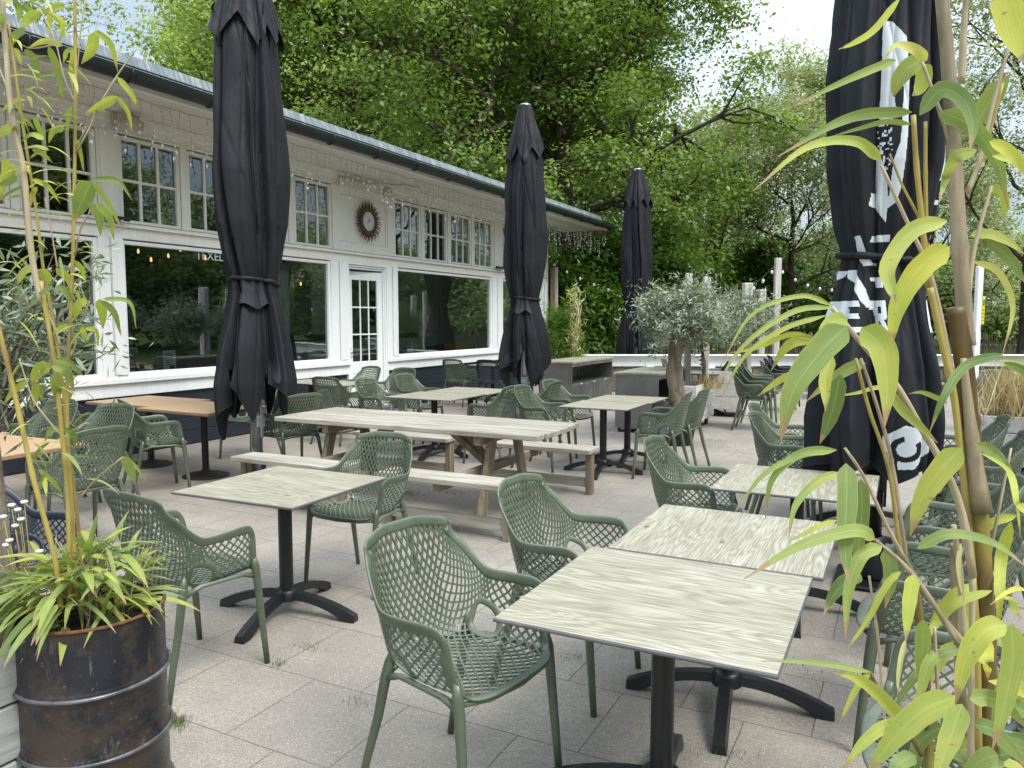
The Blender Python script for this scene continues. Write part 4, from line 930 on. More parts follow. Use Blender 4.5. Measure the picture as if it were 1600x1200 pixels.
# ------------------------------------------------------------------ folded parasols
def hashn(*a): return (math.sin(sum(x*k for x, k in zip(a, (12.9898, 78.233, 37.719)))) * 43758.5453) % 1.0
class Fold:
    def __init__(s, seed, k=8, tw=.4, hem=1.0, wide=1.0):
        r = random.Random(seed); s.k = k
        s.w = [r.uniform(.7, 1.35) for _ in range(k)]; t = sum(s.w); s.e = [0]
        for x in s.w: s.e.append(s.e[-1]+x/t)
        s.amp = [r.uniform(.75, 1.25) for _ in range(k)]; s.ph = [r.uniform(0, 6.28) for _ in range(k)]; s.hem = [r.uniform(-.14, .14) for _ in range(k)]; s.dir = [r.choice((1, 1, -1)) for _ in range(k)]
        s.top = 5.22; s.tw = tw; s.hm = hem; s.wide = wide; s.seed = seed; s.o = r.uniform(0, 6.28)
        s.Z = [5.22, 5.0, 4.7, 4.3, 3.7, 3.1, 2.6, 2.25, 2.05, 1.92, 1.7, 1.4, 1.05, .7, .45]
        s.Rr = [.105, .155, .225, .295, .335, .365, .35, .29, .235, .25, .31, .385, .44, .43, .38]
    def R0(s, z): return float(np.interp(-z, [-q for q in s.Z], s.Rr))*(1+(s.wide-1)*float(np.interp(z, [1.8, 2.1, 3, 5], [1, .6, 1, .6])))
    def cell(s, th, z):
        """which pleat and how far across it"""
        tw = s.tw*(.06*math.sin(z*1.1+s.seed)+.02*math.sin(z*2.7+s.seed*2)); q = ((th+s.o)/(2*math.pi)+tw) % 1.0
        for i in range(s.k):
            if q < s.e[i+1]: return i, (q-s.e[i])/(s.e[i+1]-s.e[i])
        return s.k-1, 1.0
    def hemz(s, th):
        i, f_ = s.cell(th, .8); return .62+s.hem[i]*s.hm+.93*abs(f_-.5)**1.1*s.amp[i]*s.hm+(1-s.hm)*.10
    def P(s, th, z, off=0):
        i, f_ = s.cell(th, z); R0 = s.R0(z)
        if s.dir[i] < 0: f_ = 1-f_
        depth = float(np.interp(z, [.4, 1.2, 1.9, 2.1, 2.5, 3.4, 4.6, 5.2], [.46, .42, .22, .20, .28, .30, .20, .10]))*s.amp[i]
        g = min(f_/.88, 1)**1.2 if f_ < .88 else 1-((f_-.88)/.12)**1.6
        g = max(0, g); r = R0*(1-depth*(1-g))
        # wrinkles pulled towards the tie and soft buckles
        r += .008*math.sin(th*17+s.ph[i]+z*3)*math.exp(-((z-2.05)/.40)**2) + .004*math.sin(z*7.5+s.ph[i]*3+th*3)*max(0, math.sin(th*4+s.ph[i])) + .002*math.sin(z*9+th*5+s.seed)
        r += .010*math.sin(z*4.1+th*2+s.ph[i])
        c1 = abs(math.sin(th*4.0+s.ph[i]*.3+.55*z+s.seed)); c2 = abs(math.sin(th*6.5-.8*z+s.seed*2)); c3 = abs(math.sin(z*2.6+th*3.1+s.ph[i]))
        r -= R0*(.11*(1-c1)**4+.03*(1-c2)**5)*min(1, max(.25, (5.0-z)/1.5)) + .010*(1-c3)**7
        t2 = th+.05*math.sin(z*2+s.ph[i])*(1 if z < 2 else .4)
        r = r*(1+.08*math.cos(2*th+s.seed))+off
        return Vector((r*math.cos(t2), r*math.sin(t2), z))
def hem_black(F): return F.hm < .5
def parasol_body(F, root, zshift=0):
    n, m = 300, 150; b = MB(); rows = []
    for j in range(m+1):
        row = []
        for i in range(n):
            th = 2*math.pi*i/n; zh = F.hemz(th); s_ = (j/m); z = F.top-.05-(F.top-.05-zh)*s_; row.append(F.P(th, z))
        rows.append(row)
    b.grid(rows, wrap=True)
    # turned-in hem and inner face
    inner_ = [[Vector((p.x*.93, p.y*.93, p.z+.004)) for p in rows[-1]], [Vector((p.x*.8, p.y*.8, p.z+.3)) for p in rows[-1]], [Vector((p.x*.55, p.y*.55, p.z+.9)) for p in rows[-1]]]
    b.grid([rows[-1]]+inner_, wrap=True); cn = b.build('canopy', M['parasol'], root)
    # top tier
    b = MB(); rows = []
    for j in range(30):
        row = []
        for i in range(n):
            th = 2*math.pi*i/n; ii, f_ = F.cell(th, 4.6); zh = 4.52-.30*abs(f_-.5)*1.6*F.amp[ii]+.1*F.hem[ii]; z = F.top-(F.top-zh)*j/29
            p = F.P(th, z, .014+.045*(j/29)**1.5*(.4+.9*abs(math.sin(4*th+F.seed)))); row.append(p)
        rows.append(row)
    b.grid(rows, wrap=True); b.grid([rows[-1], [Vector((p.x*.95, p.y*.95, p.z+.01)) for p in rows[-1]], [Vector((p.x*.9, p.y*.9, p.z+.18)) for p in rows[-1]]], wrap=True)
    b.build('top_valance', M['parasol'], root)
    # tie strap
    b = MB(); pts = [F.P(2*math.pi*i/60, 2.05+.03*math.sin(2*math.pi*i/60+F.seed), .012) for i in range(60)]; 
    b.tube(pts, .022, 6, closed=True, flat=1, upv=(0, 0, 1)); q = pts[int(F.seed*7) % 60]; 
    b.tube([q, q*1.12+Vector((0, 0, -.03)), q*1.35+Vector((0, 0, -.10))], [.012, .010, .006], 5); b.build('tie_strap', M['parasol'], root)
    fa = math.atan2(-root.location.y, -root.location.x)-root.rotation_euler.z+.15*math.sin(F.seed); b = MB(); rows = []
    for j in range(9):
        u = j/8; rows.append([F.P(fa+(k/10-.5)*(1.0+.15*u), 2.07-.26*u-.03*math.sin(k*.9+F.seed), .016+.045*u*u+.008*math.sin(k*1.7)) for k in range(11)])
    b.grid(rows); b.grid([[Vector((p.x*.985, p.y*.985, p.z)) for p in r_][::-1] for r_ in rows]); F.hm > .5 and b.build('strap_flap', M['parasol'], root)
    b = MB(); hp = [F.P(2*math.pi*i/240, F.hemz(2*math.pi*i/240)+.004, .003) for i in range(240)]; b.tube(hp, .0045, 4, closed=True); b.build('hem', M['parasol'], root)
    b = MB(); b.lathe([(.001, F.top+.03), (.07, F.top+.03), (.10, F.top+.015), (.105, F.top-.03), (.10, F.top-.05)], 24); b.build('cap', M['galv'], root)
    b = MB(); b.tube([(0, 0, .03), (0, 0, F.top-.03)], .044, 16); b.box(-.055, .055, -.055, .055, .60, .72, 0, .01); b.box(.045, .062, -.018, .018, .5, 1.9, 0, .004); b.box(-.062, -.045, -.018, .018, .5, 1.9, 0, .004); b.build('pole', M['blackmetal'] if hem_black(F) else M['galv'], root)
    b = MB(); b.box(-.22, .22, -.22, .22, 0.004, .03, 0, .008); b.lathe([(.07, .041), (.07, .30), (.05, .31)], 16); b.build('base', M['blackmetal'], root)
    return cn
gU = 'folded black parasols on the terrace'
def parasol(loc, seed, label, rz=0, k=8, tw=.4, hem=1.0, wide=1.0):
    root = empty('folded_parasol', loc, R(rz), label, 'parasol', gU); F = Fold(seed, k, tw, hem, wide); parasol_body(F, root); return root, F
parasol((-5.76, 5.62, 0), 3, 'largest folded black parasol on the left, between tan tables and picnic table', 0, 6, .35, 1.0, 1.08)
parasol((-5.74, 11.68, 0), 5, 'folded black parasol in the middle, in front of the steel counters', 20, 7)
parasol((-5.75, 17.75, 0), 8, 'smallest folded black parasol, farthest away beside the olive tree', 50, 8)
pr, F4 = parasol((-.12, 5.30, 0), 11, 'folded black parasol with white lettering, behind the bamboo on the right', 0, 6, .15, .3, 1.02)
# white printing on the fourth canopy: cells of the cloth that fall inside the printed shapes, laid 3 mm proud
def seg(p, a, b_, w_):
    (x, y), (x0, y0), (x1, y1) = p, a, b_; dx, dy = x1-x0, y1-y0; L2 = dx*dx+dy*dy or 1e-9; t = max(0, min(1, ((x-x0)*dx+(y-y0)*dy)/L2)); return abs(x-x0-dx*t) < w_ and abs(y-y0-dy*t) < w_ if (abs(dx) < 1e-6 or abs(dy) < 1e-6) else (x-x0-dx*t)**2+(y-y0-dy*t)**2 < w_*w_
LET = {'F': [((0, 0), (0, 1)), ((0, 1), (.6, 1)), ((0, .52), (.5, .52))], 'E': [((0, 0), (0, 1)), ((0, 1), (.6, 1)), ((0, .52), (.5, .52)), ((0, 0), (.6, 0))], 'R': [((0, 0), (0, 1)), ((0, 1), (.5, 1)), ((.55, 1), (.55, .55)), ((0, .5), (.5, .5)), ((.25, .5), (.6, 0))], 'I': [((0, 0), (0, 1))]}
def pip(p, poly):
    x, y = p; c = False; j = len(poly)-1
    for i in range(len(poly)):
        if (poly[i][1] > y) != (poly[j][1] > y) and x < (poly[j][0]-poly[i][0])*(y-poly[i][1])/(poly[j][1]-poly[i][1])+poly[i][0]: c = not c
        j = i
    return c
SPL = [(-.27, 3.40), (-.20, 3.38), (-.09, 3.28), (-.06, 3.05), (-.05, 2.80), (-.07, 2.45), (-.10, 2.36), (-.16, 2.33), (-.16, 2.25), (-.27, 2.35), (-.28, 2.62), (-.245, 2.62), (-.19, 2.52), (-.165, 2.40), (-.155, 2.40), (-.15, 2.60), (-.105, 2.70), (-.10, 3.0), (-.145, 3.10), (-.15, 3.02), (-.17, 2.96), (-.15, 2.88), (-.18, 2.80), (-.27, 2.84)]
HEP = [(.0, .155), (.13, .11), (.165, -.02), (.05, -.15), (-.05, -.15), (-.11, -.10), (-.13, -.03), (-.17, .02), (-.16, .09), (-.09, .11)]
def printed(x, z):
    for ch, x0 in (('F', -.365), ('E', -.265), ('R', -.165), ('E', .19), ('I', .29)):
        px = (x-x0)/.090; pz = (z-1.62)/.155
        if -.3 < px < 1.2 and -.3 < pz < 1.3:
            for a, b_ in LET[ch]:
                dx = max(min(a[0], b_[0])-px, px-max(a[0], b_[0]), 0); dz = max(min(a[1], b_[1])-pz, pz-max(a[1], b_[1]), 0)
                if ch == 'R' and a[0] != b_[0] and a[1] != b_[1]:
                    L = math.hypot(.35*.105, .5*.155); t = max(0, min(1, ((px-a[0])*(b_[0]-a[0])+(pz-a[1])*(b_[1]-a[1]))/((b_[0]-a[0])**2+(b_[1]-a[1])**2))); dx = px-a[0]-(b_[0]-a[0])*t; dz = pz-a[1]-(b_[1]-a[1])*t
                    if math.hypot(dx*.105, dz*.155) < .016: return True
                elif dx*.105 < .017 and dz*.155 < .017: return True
    if pip((x*1.3-.02, z), SPL): 
        return True
    if -.2 < x < -.11 and 2.55 < z < 2.95 and hashn(round(x*90), round(z*90), 1) > .78: return True
    if -.16 < x < -.07 and 2.14 < z < 2.18: return True
    if abs(x+.20-.35*(2.14-z)) < .018 and 2.0 < z < 2.18: return True
    if -.15 < x < -.105 and 1.87 < z < 1.93: return True
    if -.22 < x < -.17 and 1.75 < z < 1.98 and abs(x+.195+.2*(z-1.9)) < .018: return True
    if .24 < x < .36 and (2.50 < z < 2.76 or 2.80 < z < 2.82 or 2.36 < z < 2.385): return True
    if -.10 < x-.03 < .10 and abs(z-.95) < .2:
        pass
    hx, hz = x-.0, z-.93; ca, sa = math.cos(.12), math.sin(.12); hx, hz = hx*ca+hz*sa, -hx*sa+hz*ca; hx *= 1.15; hz *= 1.15
    if pip((hx, hz), HEP):
        d = math.hypot((hx+.0)/.105, (hz+.01)/.085); an = math.atan2(hz+.01, hx)
        if .62 < d < 1.05 and not (.5 < an < 1.7): return False
        if abs(hx+.07) < .012 and hz < -.02: return False
        return True
    return False
b = MB(); NTH, dz = 620, .0045
camdir = math.atan2(0-5.30, 0+.12)                       # towards the seats at the near side
rt = (math.cos(YAW), math.sin(YAW))
for jz in range(int((3.45-.60)/dz)):
    z0 = .60+jz*dz; zc = z0+dz/2
    for it in range(NTH):
        th0 = 2*math.pi*it/NTH; thc = th0+math.pi/NTH
        dd = (thc-camdir+math.pi) % (2*math.pi)-math.pi
        if abs(dd) > 1.45: continue
        rr = F4.R0(zc)*.93; x = rr*(math.cos(thc)*rt[0]+math.sin(thc)*rt[1])
        if abs(x) > .52 or not printed(x*1.04+.02, zc): continue
        if zc < F4.hemz(thc)+.01: continue
        th1 = th0+2*math.pi/NTH
        b.add([F4.P(th0, z0, .004), F4.P(th1, z0, .004), F4.P(th1, z0+dz, .004), F4.P(th0, z0+dz, .004)], [(0, 1, 2, 3)], 0, True)
b.build('printed_lettering', M['whiteprint'], pr)

# ------------------------------------------------------------------ leaves and trees
def leaf_object(name, C, D, Nn, Ln, Wd, tone, mat, parent=None, fold=False):
    """C centres, D long axis, Nn normals, Ln length, Wd width (arrays) -> one diamond per leaf"""
    n = len(C); X = np.cross(D, Nn); X /= np.linalg.norm(X, axis=1, keepdims=True)+1e-9
    V = np.empty((n, 4, 3)); V[:, 0] = C-D*Ln[:, None]*.5; V[:, 1] = C+X*Wd[:, None]*.5-D*Ln[:, None]*.08; V[:, 2] = C+D*Ln[:, None]*.5-Nn*Ln[:, None]*.12; V[:, 3] = C-X*Wd[:, None]*.5-D*Ln[:, None]*.08
    me = bpy.data.meshes.new(name); me.vertices.add(n*4); me.vertices.foreach_set('co', V.astype(np.float32).ravel())
    me.loops.add(n*4); me.loops.foreach_set('vertex_index', np.arange(n*4, dtype=np.int32)); me.polygons.add(n)
    me.polygons.foreach_set('loop_start', np.arange(0, n*4, 4, dtype=np.int32)); me.polygons.foreach_set('loop_total', np.full(n, 4, np.int32))
    at_ = me.attributes.new('tone', 'FLOAT', 'POINT'); at_.data.foreach_set('value', np.repeat(np.clip(tone, 0, 1), 4).astype(np.float32))
    me.materials.append(mat); me.update(calc_edges=True)
    o = bpy.data.objects.new(name, me); col.objects.link(o)
    if parent is not None: o.parent = parent
    return o
def rand_unit(rng, n):
    v = rng.normal(size=(n, 3)); return v/np.linalg.norm(v, axis=1, keepdims=True)
def clusters(rng, tips, per, spread, size, flat=.6, up=1.2, tonebase=.5, droop=.3, wr=.55):
    T = np.array([t[:3] for t in tips]); k = len(T); n = k*per
    base = np.repeat(T, per, 0); off = rng.normal(size=(n, 3))*spread; off[:, 2] *= flat
    sp = np.repeat(rng.uniform(.6, 1.35, k), per)[:, None]; C = base+off*sp
    N = rand_unit(rng, n)+np.array((0, 0, up)); N += off/ (spread*2.2); N /= np.linalg.norm(N, axis=1, keepdims=True)
    D = rand_unit(rng, n)-np.array((0, 0, droop)); D -= N*np.sum(D*N, 1, keepdims=True); D /= np.linalg.norm(D, axis=1, keepdims=True)+1e-9
    L = size*rng.uniform(.6, 1.35, n); tone = tonebase+np.repeat(rng.normal(0, .2, k), per)+rng.normal(0, .15, n)+off[:, 2]/spread*.12  # height term lightens clump tops: light from above put into leaf tone
    return C, D, N, L, L*wr, tone
def skeleton(rng, height, crown_r, crown_base, limbs=7, levels=4, trunk_r=.3, trunk_h=None, up=.35, kids=(4, 4, 4), wob=.16, top=True, lean=(0, 0)):
    """branches as (points, radii); tips as endpoints"""
    br, tips = [], []
    th = trunk_h or height*.8; n = 9; P = [np.array((0, 0, 0.))]
    for i in range(n): P.append(P[-1]+np.array((rng.normal(0, .08)+lean[0]/n, rng.normal(0, .08)+lean[1]/n, th/n)))
    rad = [trunk_r*(1.25 if i == 0 else 1)*(1-.82*(i/n)**1.1) for i in range(n+1)]; br.append((P, rad))
    def grow(p, d, L, r, lv):
        m = 5; pts = [p]; dd = d.copy()
        for i in range(m):
            dd = dd+rng.normal(0, wob, 3)+np.array((0, 0, .05 if lv < 2 else -.02)); dd /= np.linalg.norm(dd); pts.append(pts[-1]+dd*L/m)
        br.append((pts, [max(.006, r*(1-.7*i/m)) for i in range(m+1)]))
        if lv >= levels-1:
            tips.append(pts[-1]); tips.append(pts[3]); 
            return
        for k in range(kids[min(lv, len(kids)-1)]):
            t = rng.uniform(.35, 1.0) if k else 1.0; j = min(int(t*m), m-1); q = pts[j]+(pts[j+1]-pts[j])*(t*m-j if j < m-1 or t < 1 else 1)
            a = rng.normal(size=3); a -= dd*np.dot(a, dd); a /= np.linalg.norm(a)+1e-9
            nd = dd*rng.uniform(.45, .9)+a*rng.uniform(.5, .95)+np.array((0, 0, up*.3)); nd /= np.linalg.norm(nd)
            grow(q, nd, L*rng.uniform(.5, .72), r*.5, lv+1)
    for k in range(limbs):
        f_ = (k+.5)/limbs; z = crown_base+(th-crown_base)*f_; i = min(int(z/th*n), n-1); q = P[i]+(P[i+1]-P[i])*(z/th*n-i)
        a = k*2.4+rng.uniform(-.4, .4); shape = math.sin(math.pi*min(.97, .28+.66*f_))**.7
        el = up+.55*f_; d = np.array((math.cos(a), math.sin(a), el)); d /= np.linalg.norm(d)
        grow(q, d, crown_r*.62*shape*rng.uniform(.85, 1.12), trunk_r*.42*(1-.4*f_), 1)
    if top:
        for k in range(3): d = rng.normal(0, .3, 3)+np.array((0, 0, 1)); d /= np.linalg.norm(d); grow(P[-1], d, (height-th)*1.0, trunk_r*.2, 1)
    return br, tips
def wood_obj(br, mat, parent, nside=6, minr=.0, name='trunk'):
    b = MB()
    for pts, rad in br:
        if max(rad) < minr: continue
        b.tube(pts, rad, nside if max(rad) > .06 else 4, caps=False)
    return b.build(name, mat, parent)
def tree(name, px, d, height, crown_r, base, seed, lmat, label, cat='tree', group=None, per=60, spread=.55, size=.16, limbs=9, levels=4, kids=(4, 4, 4), trunk_r=.3, up=.35, flat=.6, tone=.5, minr=.02, blossom=0, xy=None, bark=None, wr=.55, th=None, wob=.16, lean=(0, 0)):
    rng = np.random.default_rng(seed); x, y = xy or gp(px, d)
    root = empty(name, (x, y, -.03), 0, label, cat, group)
    br, tips = skeleton(rng, height, crown_r, base, limbs, levels, trunk_r, th, up, kids, wob, lean=lean)
    wood_obj(br, bark or M['bark'], root, 7, minr)
    a = clusters(rng, tips, per, spread, size, flat, tonebase=tone, wr=wr); leaf_object('crown', *a, M[lmat], root)
    if blossom:
        sel = [t for t in tips if rng.random() < blossom]; tt = [np.array(t)+rng.normal(0, spread*.8, 3) for t in sel for _ in range(3)]
        a = clusters(rng, tt, 34, spread*.24, size*.62, 1.7, tonebase=.6, wr=.8); leaf_object('blossom', *a, M['blossom'], root)
    return root
t1 = tree('maple_tree', 885, 26, 17.5, 8.0, 4.6, 4, 'leaf_maple', 'big dark green maple behind the far end of the building, its branches spreading right', per=130, spread=.46, size=.15, limbs=18, kids=(5, 6, 6), trunk_r=.42, tone=.45, up=.28)
t2 = tree('lime_tree', 540, 28, 19, 7.2, 4.0, 9, 'leaf_lime', 'large pale green lime tree behind the roof, left of the middle parasol', per=115, spread=.50, size=.15, limbs=18, kids=(5, 6, 6), trunk_r=.40, tone=.5)
t3 = tree('lime_tree', 425, 33, 19, 5.4, 6.0, 13, 'leaf_lime', 'pale green tree behind the roof beside the big left parasol', per=90, spread=.6, size=.18, limbs=15, kids=(5, 5, 4), trunk_r=.35, tone=.6)
t3b = tree('maple_tree', 720, 31, 20, 9, 5.0, 31, 'leaf_maple', 'green tree between the lime tree and the big maple', per=100, spread=.55, size=.17, limbs=17, kids=(5, 6, 5), trunk_r=.40, tone=.5)
t4 = tree('birch_tree', 100, 38, 16.4, 6, 6.0, 17, 'leaf_acacia', 'thin loose tree showing above the roof in the top left corner', per=16, spread=.6, size=.22, limbs=10, kids=(4, 4, 3), trunk_r=.25, tone=.45)
t5 = tree('acacia_tree', 1240, 31, 10.9, 4.8, 2.8, 21, 'leaf_acacia', 'white flowering acacia with loose crown, left of the lettered parasol', per=64, spread=.46, size=.14, limbs=13, kids=(5, 5, 3), trunk_r=.18, tone=.5, blossom=.85, up=.5)
t6 = tree('acacia_tree', 1600, 24, 14, 6.2, 2.5, 25, 'leaf_acacia', 'white flowering acacia at the right edge behind the lettered parasol', per=60, spread=.48, size=.13, limbs=14, kids=(5, 5, 3), trunk_r=.18, tone=.5, blossom=.85, up=.45)
t6b = tree('acacia_tree', 1450, 38, 10.5, 5.0, 2.5, 35, 'leaf_acacia', 'flowering acacia mostly hidden behind the lettered parasol', per=60, spread=.5, size=.16, limbs=13, kids=(5, 5, 3), trunk_r=.18, tone=.5, blossom=.7, up=.45)
t7 = tree('ash_tree', 1110, 36, 10.0, 4.6, 1.6, 27, 'leaf_acacia', 'light green young ash tree between the maple and the acacia', per=34, spread=.46, size=.19, limbs=11, kids=(5, 4, 3), trunk_r=.18, tone=.45, up=.6)
# shrubs and saplings under the trees
for i, (px, d, h, r, lab) in enumerate(((890, 24, 3.0, 2.0, 'bright green shrub behind the end of the building'), (955, 25, 4.2, 2.6, 'tall green shrub between the middle and the farthest parasol'), (1045, 27, 4.6, 2.6, 'dark green shrub behind the wooden posts'), (1180, 34, 4.6, 3.0, 'dense shrub below the flowering acacia'), (1320, 36, 4.0, 2.6, 'low shrub left of the lettered parasol'))):
    rng = np.random.default_rng(50+i); x, y = gp(px, d); root = empty('shrub', (x, y, -.03), 0, lab, 'shrub', 'shrubs at the edge of the wood')
    br, tips = skeleton(rng, h, r, .3, 9, 3, .07, h*.7, .9, (5, 4)); wood_obj(br, M['bark'], root, 5, .008, 'stem')
    a = clusters(rng, tips, 110, .36, .17, .8, tonebase=.5); leaf_object('foliage', *a, M['leaf_bush'], root)
# the wood behind: one mass
def wood_mass():
    rng = np.random.default_rng(77); out = [[] for _ in range(6)]; b = MB()
    br0, tips0 = skeleton(rng, 14, 5.0, 2.0, 10, 4, .2, None, .45, (4, 4, 3)); tips0 = np.array(tips0)
    k = 0
    for d, h0 in ((44, .85), (52, 1.0), (62, 1.25)):
        for px in np.linspace(-250, 2300, 19 if d < 50 else 17):
            px = px+rng.uniform(-40, 40); hs = h0*rng.uniform(.85, 1.15)
            if px > 1080: hs *= .52
            if px > 1420: hs *= .85
            elif px < 1000: hs *= 1.25 if px > 330 else .7
            x, y = gp(px, d+rng.uniform(-2, 2)); a = rng.uniform(0, 6.28); c, s = math.cos(a), math.sin(a)
            T = tips0*np.array((1.1, 1.1, hs)); T = np.stack((T[:, 0]*c-T[:, 1]*s+x, T[:, 0]*s+T[:, 1]*c+y, T[:, 2]*1.0-.4), 1)
            A = clusters(rng, T, 22, .8, .34, .7, tonebase=rng.uniform(.25, .6))
            for q, w_ in zip(out, A): q.append(w_)
            b.tube([(x, y, -.03), (x+.1, y, 3), (x, y+.2, 8*hs)], [.22, .18, .08], 5)
    for y in range(-16, 64, 4):
        for x in (22, 27):
            a = rng.uniform(0, 6.28); c, s = math.cos(a), math.sin(a); hs = rng.uniform(.5, .72); T = np.stack((tips0[:, 0]*c-tips0[:, 1]*s+x, tips0[:, 0]*s+tips0[:, 1]*c+y, tips0[:, 2]*hs-1.2), 1)
            for q, w_ in zip(out, clusters(rng, T, 14, .8, .4, .7, tonebase=rng.uniform(.2, .5))): q.append(w_)
    o = leaf_object('woodland_foliage', *[np.concatenate(q) for q in out], M['leaf_dark']); tag(o, 'mass of dark green trees forming the wood behind the terrace', 'woodland', kind='stuff')
    o = b.build('woodland_trunks', M['bark'], o); o['kind'] = 'stuff'
wood_mass()
# trees on the open side, mirrored in the windows
for i, (x, y, s) in enumerate(((20, 3, .95), (21, 13, 1.05), (20, 24, .9), (22, -7, 1.0))):
    o = dup((t1, t2, t3b, t3)[i], (x, y, -.03), 1.3*i+.5, ['tree opposite the left window, seen mirrored in its glass', 'tree opposite the door, seen mirrored in the glass', 'tree opposite the picture window, seen mirrored in the glass', 'tree behind the viewer, seen mirrored in the leftmost glass'][i], 'trees on the open side of the terrace'); o.scale = (s*.72, s*.72, s*.62)
# meadow grass strip behind the railing
def tufts(rng, n, fn, hmin, hmax, w_):
    C = np.array([fn(rng) for _ in range(n)]); D = rng.normal(0, .28, (n, 3)); D[:, 2] = 1; D /= np.linalg.norm(D, axis=1, keepdims=True)
    L = rng.uniform(hmin, hmax, n); C[:, 2] += L*.45; N = rand_unit(rng, n); N -= D*np.sum(N*D, 1, keepdims=True); N /= np.linalg.norm(N, axis=1, keepdims=True)
    return C, D, N, L, np.full(n, w_), rng.uniform(0, 1, n)
rng = np.random.default_rng(5)
def fg_(r): x, y = cam2w(r.uniform(-3, 24), r.uniform(20.2, 33)); return (x, y, -.03)
o = leaf_object('meadow_grass', *tufts(rng, 42000, fg_, .25, .75, .028), M['grass']); tag(o, 'long meadow grass behind the white railing', 'grass', kind='stuff')

# ------------------------------------------------------------------ railing, fence, posts
def cw(x, d, z=0): a, c = cam2w(x, d); return Vector((a, c, z))
rl = empty('railing', cw(6, 17.8), YAW, 'long white board railing with dark planks below, closing the terrace at the back', 'railing')
b = MB(); b.box(-4.4, 12, -.03, .03, .60, .84, 0, .006); b.build('top_board', M['whitewall'], rl)
b = MB(); b.box(-4.4, 12, -.14, .10, .842, .875, 0, .006); b.build('cap_board', M['whitewall'], rl)
for k in range(12): b = MB(); xx = -4.2+k*1.42; b.box(xx-.09, xx+.09, -.085, -.031, 0, .60, 0, .005); b.build('post', M['whitewall'], rl)
b = MB()
for k in range(70): xx = -4.35+k*.235; b.box(xx, xx+.21, .031, .05, .05, .585+random.uniform(-.02, .02), 0, .003)
b.build('planks', M['fencewood'], rl)
fn = empty('paling_fence', cw(4, 26), YAW, 'chestnut paling fence running through the long grass', 'fence')
b = MB(); random.seed(9)
for k in range(330): xx = -9+k*.085; h = random.uniform(1.0, 1.18); b.box(xx, xx+.034, -.008, .012, -.03, h, 0, 0, Matrix.Rotation(random.uniform(-.02, .02), 4, 'Y'))
b.build('pales', M['fencewood'], fn)
for k in range(12): b = MB(); xx = -8.8+k*2.5; b.tube([(xx, .05, -.03), (xx, .05, 1.25)], .045, 7); b.build('post', M['brownpost'], fn)
b = MB(); 
for z in (.35, .85): b.tube([(-9, 0.02, z), (19, .02, z)], .004, 3)
b.build('wire', M['galv'], fn)
for i, (px, d, ztop, w_, mat, z0, lab) in enumerate(((1075, 12.3, 2.42, .105, 'post', .3, 'whitewashed post left of the planter, behind the olive crown'), (1103, 12.9, 2.40, .115, 'post', .3, 'whitewashed post in the white plank planter'), (1167, 13.4, 2.32, .15, 'post', 0, 'thick whitewashed post in the second plank planter'), (1213, 18.4, 3.15, .14, 'post', 0, 'tallest whitewashed post right of the second planter'), (863, 21, 3.1, .13, 'brownpost', 0, 'split brown post beside the end of the building'), (869, 21.1, 3.12, .09, 'post', 0, 'thin pale post paired with the brown post by the building'), (1527, 13.5, 2.62, .10, 'whitewall', 0, 'white post with a yellow sign at the right'), (1190, 19.5, 2.45, .16, 'post', 0, 'short post just right of the second planter'), (1098, 19.0, 2.5, .12, 'post', 0, 'pale post behind the white plank planter'))):
    x, y = gp(px, d); o = empty('wooden_post', (x, y, 0), YAW, lab, 'post', 'posts for the light strings'); b = MB(); b.box(-w_/2, w_/2, -w_/2, w_/2, z0, ztop, 0, .012); b.build('shaft', M[mat], o)
    if i == 6:
        b = MB(); b.box(w_/2-.01, w_/2+.035, -.062, -.052, 1.55, 2.12, 0, .003); b.build('yellow_sign', M['yellow'], o)
        b = MB(); b.box(w_/2-.012, w_/2+.037, -.066, -.0625, 1.50, 1.60); b.build('sign_border', M['plastic'], o); b = MB(); b.box(w_/2-.012, w_/2+.037, -.066, -.0625, 2.10, 2.14); b.build('sign_border', M['plastic'], o); b = MB(); b.box(w_/2, w_/2+.025, -.066, -.0625, 1.93, 2.03); b.build('sign_picture', M['bluesign'], o); b = MB(); [b.box(w_/2+.005, w_/2+.02, -.066, -.0625, 1.66+.06*k, 1.68+.06*k) for k in range(4)]; b.build('sign_print', M['navyprint'], o)
x, y = gp(1318, 22); o = empty('blue_sign', (x, y, 0), YAW, 'small blue sign with white letters left of the lettered parasol', 'sign')
b = MB(); b.box(-.28, .28, -.01, .01, 2.82, 3.02, 0, .02); b.build('panel', M['bluesign'], o)
fc = bpy.data.curves.new('sign_letters', 'FONT'); fc.body = 'PLAATS'; fc.size = .15; fc.extrude = .002; fc.materials.append(M['whiteprint']); ft = bpy.data.objects.new('sign_letters', fc)
dgm = None
col.objects.link(ft); bpy.context.view_layer.update(); me_ = bpy.data.meshes.new_from_object(ft.evaluated_get(bpy.context.evaluated_depsgraph_get())); bpy.data.objects.remove(ft)
ft = bpy.data.objects.new('sign_letters', me_); col.objects.link(ft); ft.location = (-.25, -.014, 2.87); ft.rotation_euler = (R(90), 0, 0); ft.parent = o
b = MB(); b.tube([(.0, 0.03, 0), (.0, .03, 2.95)], .03, 8); b.build('post', M['galv'], o)
